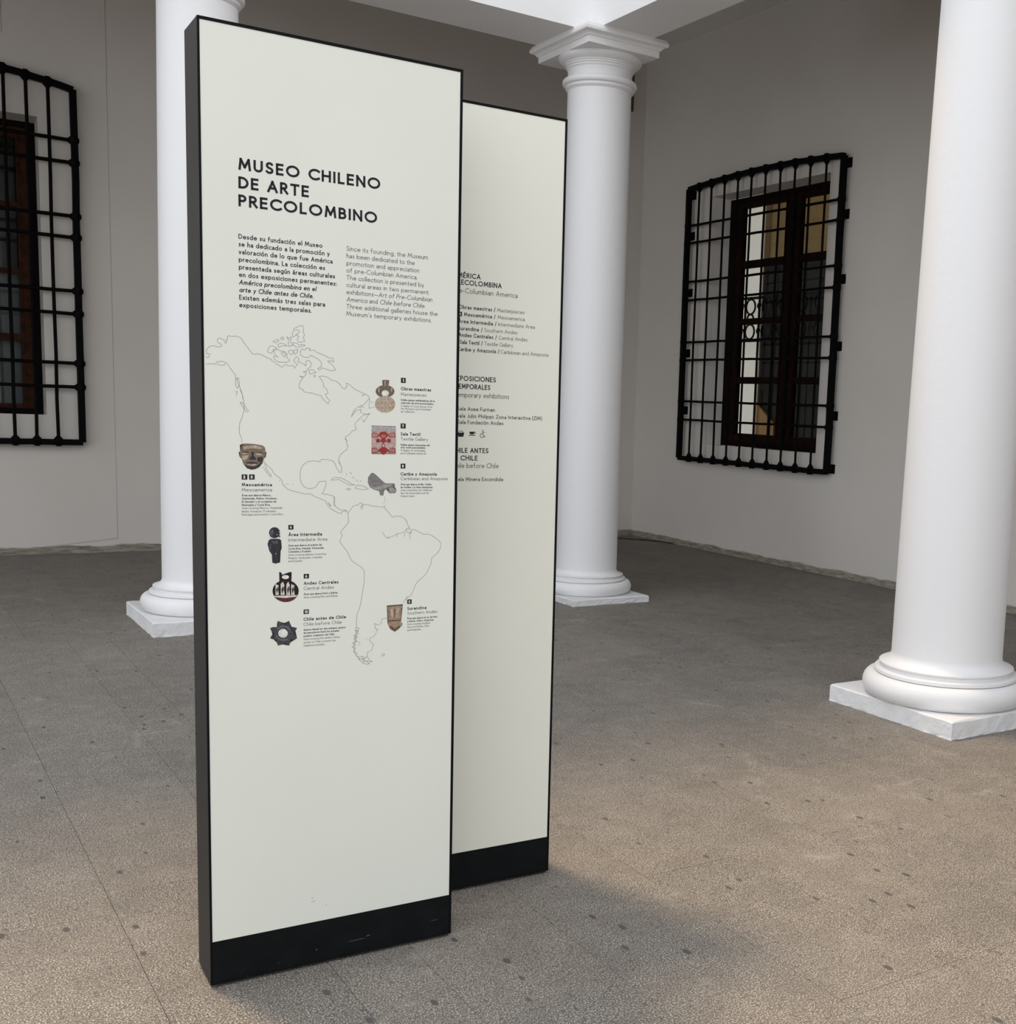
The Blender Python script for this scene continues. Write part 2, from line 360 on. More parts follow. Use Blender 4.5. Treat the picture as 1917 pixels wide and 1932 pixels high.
# gallery strips
XG = [-16, -11, -8.6, -7.4, -6.6, -6.0, -5.45, -5.0, -4.5, -4.05, -3.6, -3.15, -2.7, -2.25, -1.8, -1.35, -0.9, -0.45, 0.0, .55, 1.0, 1.5, 2.0, 2.5, 3.6]
for x0, x1 in zip(XG, XG[1:]):
    ys = [-0.37]; y = .5 if abs(x0 + 3.6) < .01 else -0.37 + rnd.uniform(.5, 1.1)
    while y < 3.6: ys.append(y); y += rnd.uniform(.8, 1.3)
    ys.append(4.6)
    for a, b in zip(ys, ys[1:]): slab(x0, x1, a, b, rnd)
YG = [-0.37]
XR = [.55, 1.05, 1.6, 2.1, 2.6, 3.6]
for x0, x1 in zip(XR, XR[1:]):
    y = -0.37; y2 = y - rnd.uniform(.6, 1.1)
    while y > -9: slab(x0, x1, y2, y, rnd); y = y2; y2 = y - rnd.uniform(.8, 1.3)
    slab(x0, x1, -17, y, rnd)

tag(obj('outlying_slabs', rest, STONE, fl, recalc=False), kind='stuff')

# ------------------------------------------------------------------ windows
def casement_window(name, T, u0, u1, z0, z1, dep, jamb, stile, mull, rails, head, foot, two=True, cw=None):
    WOODC = cw or WOODL
    w = empty(name); tag(w, kind='structure')
    th = .07
    bm = new(); box(bm, (u0, dep, z0), (u0 + jamb, dep + th, z1), T)
    box(bm, (u1 - jamb, dep, z0), (u1, dep + th, z1), T)
    box(bm, (u0 + jamb, dep, z1 - .05), (u1 - jamb, dep + th, z1), T); box(bm, (u0 + jamb, dep, z0), (u1 - jamb, dep + th, z0 + .05), T)
    # stepped inner bead
    for a, b in ((u0 + jamb, u0 + jamb + .018), (u1 - jamb - .018, u1 - jamb)): box(bm, (a, dep + .015, z0 + .05), (b, dep + th, z1 - .05), T)
    obj('window_frame', bm, WOOD, w)
    mid = (u0 + u1) / 2 if mull is None else mull
    for (a, b) in ((u0 + jamb + .02, mid - .004), (mid + .004, u1 - jamb - .02)):
        bm = new(); d0, d1 = dep + .012, dep + .055
        box(bm, (a, d0, z0 + .052), (a + stile, d1, z1 - .052), T); box(bm, (b - stile, d0, z0 + .052), (b, d1, z1 - .052), T)
        box(bm, (a + stile, d0, z0 + .052), (b - stile, d1, foot), T); box(bm, (a + stile, d0, head), (b - stile, d1, z1 - .052), T)
        # raised edge moulding on the stiles
        for x in (a + stile - .02, b - stile + .006): box(bm, (x, d0 - .010, foot - .02), (x + .014, d0, head + .02), T)
        cas = obj('casement', bm, WOODC, w)
        for (r0_, r1_) in rails:
            bm = new(); box(bm, (a + stile, d0 + .002, r0_), (b - stile, d1 - .004, r1_), T); box(bm, (a + stile, d0 - .008, r0_ + .012), (b - stile, d0 + .002, r1_ - .012), T)
            obj('glazing_bar', bm, WOODC, cas)
        zs = [foot] + [v for r in sorted(rails) for v in r] + [head]
        for i in range(0, len(zs), 2):
            bm = new(); box(bm, (a + stile, d0 + .018, zs[i]), (b - stile, d0 + .022, zs[i + 1]), T)
            obj('pane', bm, GLASS, cas)
    if mull is not None or two:
        bm = new(); box(bm, (mid - .028, dep - .004, z0 + .052), (mid + .028, dep + .012, z1 - .052), T, .004); obj('meeting_strip', bm, WOOD, w)
    return w
w2 = casement_window('window_2', TR, 1.498, 3.655, 1.18, 3.848, .20, .10, .125, 2.585, [(1.865, 1.938), (2.50, 2.565), (3.10, 3.18)], 3.735, 1.325)
w1 = casement_window('window_1', TL, 6.315, 8.26, 1.264, 3.843, .30, .045, .085, None, [(1.915, 1.985), (2.51, 2.56), (3.10, 3.145)], 3.70, 1.355, cw=WOODM)
# grey panel behind the left window's lower panes, imitating a reflection in them
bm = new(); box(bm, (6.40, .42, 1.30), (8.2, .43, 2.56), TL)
obj('reflection_panel', bm, mat('grey_reflection_tone', (0.10, 0.108, 0.108), 0.8), w1)

# rooms behind the two windows
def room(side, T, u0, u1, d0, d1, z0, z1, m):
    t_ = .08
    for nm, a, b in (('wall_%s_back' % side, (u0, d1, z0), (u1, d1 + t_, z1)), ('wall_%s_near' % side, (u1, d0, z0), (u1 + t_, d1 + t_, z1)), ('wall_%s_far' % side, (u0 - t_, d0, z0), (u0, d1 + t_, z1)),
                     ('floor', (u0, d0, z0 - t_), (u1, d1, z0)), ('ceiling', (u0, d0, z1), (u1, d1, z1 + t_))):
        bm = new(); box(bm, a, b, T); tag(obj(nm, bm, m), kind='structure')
OCH = mat('ochre_room_wall', (0.40, 0.27, 0.12), 0.8, noise=.1)
room('study', TR, -2.6, 4.8, .49, 2.54, 0.085, 4.9, OCH)
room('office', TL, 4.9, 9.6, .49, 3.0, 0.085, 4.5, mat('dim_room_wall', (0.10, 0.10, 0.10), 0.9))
# tall far window of the right-hand room, its daylight put in as a glowing pane
w3 = empty('window_3'); tag(w3, kind='structure')
bm = new(); box(bm, (-1.85, 2.50, .25), (-.79, 2.51, 4.8), TR)
obj('glowing_pane', bm, mat('glowing_pane_glass', (0.5, 0.5, 0.48), 0.6, emit=(1.0, .93, .83), estr=0.21), w3)
bm = new(); box(bm, (-.79, 2.46, .25), (-.765, 2.54, 4.8), TR); box(bm, (-1.90, 2.46, .25), (-1.85, 2.54, 4.8), TR); obj('window_frame', bm, mat('cream_window_edge', (.6, .57, .5), .6), w3)
# dark glazed cupboard beside it
CO = Vector(TR((.4, 2.45, 0.085)))
cup = empty('cupboard', CO); tag(cup, 'dark tall glazed cupboard inside the room behind the right window', 'cupboard')
CT = lambda p: TR(p) - CO
DKW = mat('near_black_wood', (0.010, 0.0095, 0.009), 0.6, spec=.1)
bm = new(); box(bm, (-.66, 2.42, .085), (3.2, 2.53, 3.63), CT); obj('carcass', bm, DKW, cup)
GLD = mat('dark_cupboard_glass', (0.012, 0.012, 0.0115), 0.5, spec=.1)
for i in range(6):
    a = -.64 + i * .64
    bm = new()
    for x0, x1, y0, y1 in ((a, a + .05, .15, 3.55), (a + .55, a + .6, .15, 3.55), (a + .05, a + .55, .15, .22), (a + .05, a + .55, 3.47, 3.55), (a + .05, a + .55, 2.72, 2.77), (a + .05, a + .55, 1.86, 1.91), (a + .05, a + .55, 1.05, 1.10)):
        box(bm, (x0, 2.395, y0), (x1, 2.42, y1), CT)
    dr = obj('door', bm, DKW, cup)
    bm = new(); box(bm, (a + .05, 2.412, .22), (a + .55, 2.419, 3.47), CT); obj('door_glass', bm, GLD, dr)
BO = Vector(TR((-.55, 2.36, 1.22)))
bm = new(); vs = [bm.verts.new(TR(v) - BO) for v in ((-.64, 2.35, 1.68), (-.24, 2.35, 1.42), (-.24, 2.35, 1.24), (-.64, 2.35, 1.24), (-.64, 2.38, 1.68), (-.24, 2.38, 1.42), (-.24, 2.38, 1.24), (-.64, 2.38, 1.24))]
bm.faces.new(vs[:4]); bm.faces.new(vs[4:][::-1])
for i in range(4): bm.faces.new((vs[i], vs[(i + 1) % 4], vs[4 + (i + 1) % 4], vs[4 + i]))
tb = bm
for q_ in ((-.60, 2.35), (-.30, 2.35)): box(tb, (q_[0], 2.352, .085), (q_[0] + .03, 2.378, 1.24), lambda p: TR(p) - BO)
sign_in = obj('wooden_board', tb, mat('orange_tan_wood', (0.42, 0.24, 0.09), .6)); sign_in.location = BO
tag(sign_in, 'orange-tan slanted wooden board seen low through the barred right window', 'board')
# ring-patterned ironwork standing before the glowing pane
RO = Vector(TR((-.6, 2.3, .085)))
rg = tag(empty('ring_grille', RO), 'dark scrolled iron screen with rings seen through the right window panes', 'grille')
def ring_T(p): return TR(p) - RO
for z in (2.53, 3.10):
    bm = new(); box(bm, (-1.55, 2.29, z - .018), (1.0, 2.31, z + .018), ring_T); obj('rail', bm, IRON, rg)
for i in range(7):
    uc = -1.52 + i * .36
    for zc, rr in ((2.985, .10), (2.815, .07), (2.65, .10)):
        bm = new(); tube(bm, [(uc + rr * cos(2 * pi * k / 20), 2.3, zc + rr * sin(2 * pi * k / 20)) for k in range(21)], .014, 6, ring_T); obj('ring', bm, IRON, rg)
    bm = new(); tube(bm, [(uc + .18, 2.3, .085), (uc + .18, 2.3, 3.10)], .010, 6, ring_T); obj('upright', bm, IRON, rg)
    for zc in (2.65, 2.985):
        bm = new(); tube(bm, [(uc + .18 + (.045 - .004 * k) * cos(.7 * k) , 2.3, zc + (.05 - .004 * k) * sin(.7 * k)) for k in range(11)], .011, 6, ring_T)
        obj('scroll', bm, IRON, rg)
# added fill light, brightening the tan walls of that room
pl = bpy.data.lights.new('room_fill_light', 'POINT'); pl.energy = 6; pl.color = (1, .82, .55); pl.shadow_soft_size = .12
po = bpy.data.objects.new('room_fill_light', pl); COL.objects.link(po); po.location = TR((1.6, 1.3, 4.4))

# ------------------------------------------------------------------ forged window grilles
def grille(T, org, label, u0, u1, zb, zs, sag, bars, hz, off, side, br_l, br_r, thin):
    t = tag(empty('window_grille', T((u0, -off, zb))), label, 'grille', 'forged iron window grilles')
    o = T((u0, -off, zb)); G = lambda p: T(p) - o
    top = lambda u: zs + sag * (1 - ((u - (u0 + u1) / 2) / ((u1 - u0) / 2)) ** 2)
    rn = random.Random(org)
    h = side / 2
    for u in (u0, u1):
        bm = new(); tube(bm, [(u + rn.uniform(-.003, .003), -off, zb + (top(u) - zb) * i / 8) for i in range(9)], h * 1.35, 4, G); obj('side_post', bm, IRON, t)
    bm = new(); n = 24; tube(bm, [(u0 + (u1 - u0) * i / n, -off, top(u0 + (u1 - u0) * i / n) + rn.uniform(-.002, .002)) for i in range(n + 1)], h * 1.3, 4, G); obj('top_rail', bm, IRON, t)
    bm = new(); tube(bm, [(u0 + (u1 - u0) * i / n, -off, zb + rn.uniform(-.002, .002)) for i in range(n + 1)], h * 1.3, 4, G); obj('bottom_rail', bm, IRON, t)
    for u in bars:
        bm = new(); tube(bm, [(u + rn.uniform(-.003, .003), -off, zb + (top(u) - zb) * i / 8) for i in range(9)], thin / 2, 8, G); bo = obj('bar', bm, IRON, t)
    for z in hz:
        bm = new(); tube(bm, [(u0 + (u1 - u0) * i / 12, -off - .004, z + rn.uniform(-.003, .003)) for i in range(13)], thin / 2 * 1.1, 8, G); obj('cross_bar', bm, IRON, t)
    # forged collars where bars meet the frame
    def collar(u, z, ax):
        bm = new(); a, b = side * .62, side * .78
        for r_, l_ in ((a, .030), (b, .018)):
            if ax: tube(bm, [(u - l_, -off, z), (u, -off, z), (u + l_, -off, z)], r_ if r_ == a else r_ * 1.02, 6, G)
            else: tube(bm, [(u, -off, z - l_), (u, -off, z), (u, -off, z + l_)], r_, 6, G)
        sgn = 1 if (u > (u0 + u1) / 2) else -1
        if not ax:
            v = [bm.verts.new(G(p)) for p in ((u - sgn * side * 1.25, -off - .014, z), (u - sgn * side * .3, -off - .014, z - .045), (u - sgn * side * .3, -off - .014, z + .045), (u - sgn * side * 1.25, -off + .014, z), (u - sgn * side * .3, -off + .014, z - .045), (u - sgn * side * .3, -off + .014, z + .045))]
        else:
            s2 = 1 if z > (zb + zs) / 2 else -1
            v = [bm.verts.new(G(p)) for p in ((u, -off - .014, z - s2 * side * 1.25), (u - .045, -off - .014, z - s2 * side * .3), (u + .045, -off - .014, z - s2 * side * .3), (u, -off + .014, z - s2 * side * 1.25), (u - .045, -off + .014, z - s2 * side * .3), (u + .045, -off + .014, z - s2 * side * .3))]
        bm.faces.new(v[:3]); bm.faces.new(v[3:][::-1])
        for i in range(3): bm.faces.new((v[i], v[(i + 1) % 3], v[3 + (i + 1) % 3], v[3 + i]))
        obj('collar', bm, IRON, t)
    for u in bars: collar(u, top(u), True); collar(u, zb, True)
    for z in hz: collar(u0, z, False); collar(u1, z, False)
    # brackets built into the wall
    for u, zl in ((u0, br_l), (u1, br_r)):
        for z in zl:
            bm = new(); box(bm, (u - .030, -off, z - .026), (u + .030, .02, z + .026), G, .004)
            box(bm, (u - .042, -.006, z - .045), (u + .042, .004, z + .045), G); obj('bracket', bm, IRON, t)
    return t
grille(TR, 3, 'black forged iron grille over the wooden window in the right wall', 1.079, 3.627, 1.012, 3.975, .045,
       [1.277, 1.505, 1.742, 1.977, 2.21, 2.445, 2.684, 2.914, 3.147, 3.382], [1.445, 1.651, 2.108, 2.308, 2.769, 2.97, 3.393, 3.581], .07, .054, [1.55, 2.19, 2.86, 3.48, 3.92], [1.045, 1.557, 2.22, 2.85, 3.45, 3.92], .024)
Lb = [6.247 + .1697 * i for i in range(13)]
grille(TL, 5, 'black forged iron grille over the wooden window at the left edge', 6.051, 8.46, 1.029, 4.112, .125,
       Lb, [1.525, 1.738, 2.179, 2.38, 2.847, 3.03, 3.491, 3.684], .07, .056, [], [], .030)

# louvred vent high on the left wall near the corner
vt = tag(empty('louvre_vent', TL((.19, 0, 4.97))), 'small brown louvred vent high on the wall behind the corner column', 'vent')
def VT(p): return TL(p) - TL((.19, 0, 4.97))
BR = mat('brown_vent_paint', (0.10, 0.065, 0.04), .6)
bm = new(); box(bm, (.185, -.025, 4.97), (.205, 0, 5.6), VT); box(bm, (.60, -.025, 4.97), (.62, 0, 5.6), VT); box(bm, (.205, -.025, 4.97), (.60, 0, 4.985), VT); box(bm, (.205, -.025, 5.585), (.60, 0, 5.6), VT); box(bm, (.205, -.004, 4.985), (.60, -.001, 5.585), VT); obj('vent_frame', bm, BR, vt)
for i in range(17):
    z = 5.0 + i * .034
    bm = new(); v = [bm.verts.new(VT(p)) for p in ((.205, -.022, z), (.60, -.022, z), (.60, -.006, z + .02), (.205, -.006, z + .02), (.205, -.022, z + .006), (.60, -.022, z + .006), (.60, -.006, z + .026), (.205, -.006, z + .026))]
    bm.faces.new(v[:4]); bm.faces.new(v[4:][::-1])
    for k in range(4): bm.faces.new((v[k], v[(k + 1) % 4], v[4 + (k + 1) % 4], v[4 + k]))
    obj('slat', bm, BR, vt)
# hairline seams of the lining board on the left wall
SEAM = mat('faint_seam_line', (0.42, 0.40, 0.37), .8)
bm = new(); box(bm, (5.766, -.0025, .125), (5.769, 0, 5.59), TL)
v0 = (5.767, .127); v1 = (6.74, .030)
for i in range(1):
    p = [(v0[0], -.0035, v0[1]), (v1[0], -.0035, v1[1]), (v1[0], -.0035, v1[1] + .005), (v0[0], -.0035, v0[1] + .005)]
    bm.faces.new([bm.verts.new(TL(q_)) for q_ in p])
box(bm, (6.575, -.0035, 4.5), (6.579, 0, 5.59), TL)
tag(obj('trim_6', bm, SEAM), kind='structure')
# thin cable lying along the wall foot
cb = new(); pts = []
for q_ in ((-.02, .30), (.10, .16), (.22, .09), (.32, .11), (.40, .13), (.55, .12)):
    pts.append(q_)
tube(cb, [Vector(K) + Vector((-.02 - .0, -.95, .006)), Vector(K) + Vector((-.05, -.75, .006)), Vector(K) + Vector((-.16, -.52, .006)), Vector(K) + Vector((-.34, -.30, .006)), Vector(K) + Vector((-.62, -.16, .006)), Vector(K) + Vector((-1.1, -.10, .006)), Vector(K) + Vector((-1.9, -.08, .006))], .006, 6)
tag(obj('cable', cb, mat('black_cable', (.01, .01, .01), .5)), 'thin black cable lying on the floor in the corner by the wall', 'cable')

# printed matter on the sign panels, in tenths of a millimetre from the panel corner
TEXT = [[1,0.2,0,"MUSEO CHILENO",897,4396,20813,282],
[1,0.2,0,"DE ARTE",893,2576,20378,282],
[1,0.2,0,"PRECOLOMBINO",889,4318,19955,282],
[1,0.15,0,"Desde su fundación el Museo",883,2911,19187,117],
[1,0.15,0,"se ha dedicado a la promoción y",883,3095,19005,117],
[1,0.15,0,"valoración de lo que fue América",883,3168,18823,117],
[1,0.15,0,"precolombina. La colección es",883,2975,18641,117],
[1,0.15,0,"presentada según áreas culturales",883,3231,18459,117],
[1,0.15,0,"en dos exposiciones permanentes:",883,3275,18278,117],
[1,0.15,1,"América precolombina en el",883,2750,18096,117],
[1,0.15,1,"arte y Chile antes de Chile.",883,2681,17914,117],
[1,0.15,0,"Existen además tres salas para",883,2975,17732,117],
[1,0.15,0,"exposiciones temporales.",883,2641,17550,117],
[1,0.095,0,"Since its founding, the Museum",3525,5697,19187,117],
[1,0.095,0,"has been dedicated to the",3525,5335,19005,117],
[1,0.095,0,"promotion and appreciation",3525,5463,18823,117],
[1,0.095,0,"of pre-Columbian America.",3525,5413,18641,117],
[1,0.095,0,"The collection is presented by",3525,5598,18459,117],
[1,0.095,0,"cultural areas in two permanent",3525,5724,18278,117],
[1,0.095,0,"exhibitions—_Art of Pre-Columbian_",3525,5827,18096,117],
[1,0.095,0,"_America_ and _Chile before Chile._",3525,5633,17914,117],
[1,0.095,0,"Three additional galleries house the",3525,5985,17732,117],
[1,0.095,0,"Museum’s temporary exhibitions.",3525,5822,17550,117],
[1,0.17,0,"Obras maestras",4986,5826,15715,86],
[1,0.095,0,"Masterpieces",4987,5699,15569,86],
[1,0.15,0,"Exhibe piezas emblemáticas de la",4989,5931,15434,52],
[1,0.15,0,"colección de arte precolombino.",4989,5909,15357,52],
[1,0.1,0,"A display of iconic pieces from",4990,5863,15276,52],
[1,0.1,0,"the Museum’s pre-Columbian",4990,5832,15203,52],
[1,0.1,0,"art collection.",4991,5378,15126,52],
[1,0.17,0,"Sala Textil",4992,5536,14511,86],
[1,0.095,0,"Textile Gallery",4993,5756,14379,86],
[1,0.15,0,"Exhibe piezas destacadas del",4995,5804,14238,52],
[1,0.15,0,"arte textil precolombino.",4995,5695,14168,52],
[1,0.1,0,"A display of outstanding",4996,5677,14090,52],
[1,0.1,0,"pre-Columbian textile art.",4996,5721,14012,52],
[1,0.17,0,"Caribe y Amazonía",4997,6016,13437,86],
[1,0.095,0,"Caribbean and Amazonia",4998,6325,13314,86],
[1,0.15,0,"Área que abarca el Mar Caribe,",4999,5876,13176,52],
[1,0.15,0,"las Antillas y la Selva Amazónica.",5000,5909,13097,52],
[1,0.1,0,"Area covered by the Caribbean",5001,5886,13019,52],
[1,0.1,0,"Sea, the West Indies and the",5001,5800,12937,52],
[1,0.1,0,"Amazon basin.",5002,5401,12858,52],
[1,0.17,0,"Mesoamérica",901,1633,13145,86],
[1,0.095,0,"Mesoamerica",899,1632,13017,86],
[1,0.15,0,"Área que abarca México,",898,1611,12895,52],
[1,0.15,0,"Guatemala, Belice, Honduras,",897,1757,12815,52],
[1,0.15,0,"El Salvador y el occidente de",897,1736,12732,52],
[1,0.15,0,"Nicaragua y Costa Rica.",896,1589,12652,52],
[1,0.1,0,"Area covering Mexico, Guatemala,",895,1893,12572,52],
[1,0.1,0,"Belize, Honduras, El Salvador,",894,1745,12488,52],
[1,0.1,0,"Nicaragua and western Costa Rica.",893,1906,12408,52],
[1,0.17,0,"Área Intermedia",2035,2893,11858,86],
[1,0.095,0,"Intermediate Area",2034,3026,11722,86],
[1,0.15,0,"Área que abarca el oriente de",2034,2885,11592,52],
[1,0.15,0,"Costa Rica, Panamá, Venezuela,",2033,2946,11510,52],
[1,0.15,0,"Colombia y Ecuador.",2033,2621,11431,52],
[1,0.1,0,"Area covering eastern Costa Rica,",2033,3008,11348,52],
[1,0.1,0,"Panama, Venezuela, Colombia",2032,2899,11265,52],
[1,0.1,0,"and Ecuador.",2032,2397,11186,52],
[1,0.17,0,"Andes Centrales",2420,3324,10572,86],
[1,0.095,0,"Central Andes",2419,3207,10437,86],
[1,0.15,0,"Área que abarca Perú y Bolivia.",2419,3310,10302,52],
[1,0.1,0,"Area covering Peru and Bolivia.",2419,3310,10218,52],
[1,0.17,0,"Chile antes de Chile",2413,3524,9620,86],
[1,0.095,0,"Chile before Chile",2413,3406,9484,86],
[1,0.15,0,"Abarca desde los más antiguos grupos",2412,3517,9355,52],
[1,0.15,0,"de pescadores hasta los actuales",2412,3347,9274,52],
[1,0.15,0,"pueblos originarios de Chile.",2412,3226,9189,52],
[1,0.1,0,"Area covering the earliest fishing",2412,3362,9104,52],
[1,0.1,0,"groups to Chile’s present-day",2411,3259,9019,52],
[1,0.1,0,"indigenous peoples.",2411,2970,8934,52],
[1,0.17,0,"Surandina",5215,5762,9742,86],
[1,0.095,0,"Southern Andes",5216,6077,9615,86],
[1,0.15,0,"Área que abarca el sur de Perú",5217,6079,9483,52],
[1,0.15,0,"y Bolivia, Chile y Argentina.",5218,5983,9402,52],
[1,0.1,0,"Area covering southern",5219,5883,9321,52],
[1,0.1,0,"Peru and Bolivia, Chile",5220,5844,9240,52],
[1,0.1,0,"and Argentina.",5220,5617,9158,52],
[2,0.17,0,"AMÉRICA",-3322,-2762,19121,150,2],
[2,0.17,0,"PRECOLOMBINA",-3379,-2076,18920,150,2],
[2,0.1,0,"Pre-Columbian America",-3248,-1546,18682,150,4],
[2,0.17,0,"EXPOSICIONES",-3366,-2211,16100,150,2],
[2,0.17,0,"TEMPORALES",-3165,-2388,15861,150,3],
[2,0.1,0,"Temporary exhibitions",-3214,-1761,15613,150,3],
[2,0.17,0,"CHILE ANTES",-3329,-2413,13941,150,2],
[2,0.17,0,"DE CHILE",-3317,-2765,13712,150,3],
[2,0.1,0,"Chile before Chile",-3118,-2064,13483,150,6],
[2,0.15,0,"Obras maestras /",-2971,-2263,18216,116,6],
[2,0.095,0,"Masterpieces",-2205,-1303,18216,116,0],
[2,0.15,0,"Mesoamérica /",-3272,-2259,18006,116,0],
[2,0.095,0,"Mesoamerica",-2188,-1289,18006,116,0],
[2,0.15,0,"Área Intermedia /",-3065,-2225,17799,116,5],
[2,0.095,0,"Intermediate Area",-2168,-942,17799,116,0],
[2,0.15,0,"Surandina /",-3362,-2672,17589,116,1],
[2,0.095,0,"Southern Andes",-2611,-1528,17589,116,0],
[2,0.15,0,"Andes Centrales /",-2961,-2205,17396,116,6],
[2,0.095,0,"Central Andes",-2143,-1184,17396,116,0],
[2,0.15,0,"Sala Textil /",-3111,-2665,17189,116,5],
[2,0.095,0,"Textile Gallery",-2608,-1662,17189,116,0],
[2,0.15,0,"Caribe y Amazonía /",-2844,-2113,16977,116,9],
[2,0.095,0,"Caribbean and Amazonia",-2071,-461,16977,116,0],
[2,0.13,0,"Sala Asea Furman",-3114,-2222,15210,116,5],
[2,0.13,0,"Sala Julio Philippi: Zona Interactiva (ZIM)",-3127,-624,14999,116,5],
[2,0.13,0,"Sala Fundación Andes",-3107,-1933,14810,116,5],
[2,0.13,0,"Sala Minera Escondida",-3140,-1912,13085,116,5]]
BOXES = [[4985, 15908, 5117, 16042, "1"], [4987, 14699, 5127, 14832, "7"], [4996, 13626, 5129, 13758, "8"], [899, 13315, 1036, 13444, "2"], [1078, 13316, 1213, 13445, "3"], [2036, 12030, 2165, 12152, "4"], [2420, 10740, 2555, 10861, "6"], [2414, 9800, 2550, 9920, "12"], [5214, 9912, 5338, 10036, "5"]]
BOXES_REAR = [[-3456, 17996, -3338, 18127, "3"]]
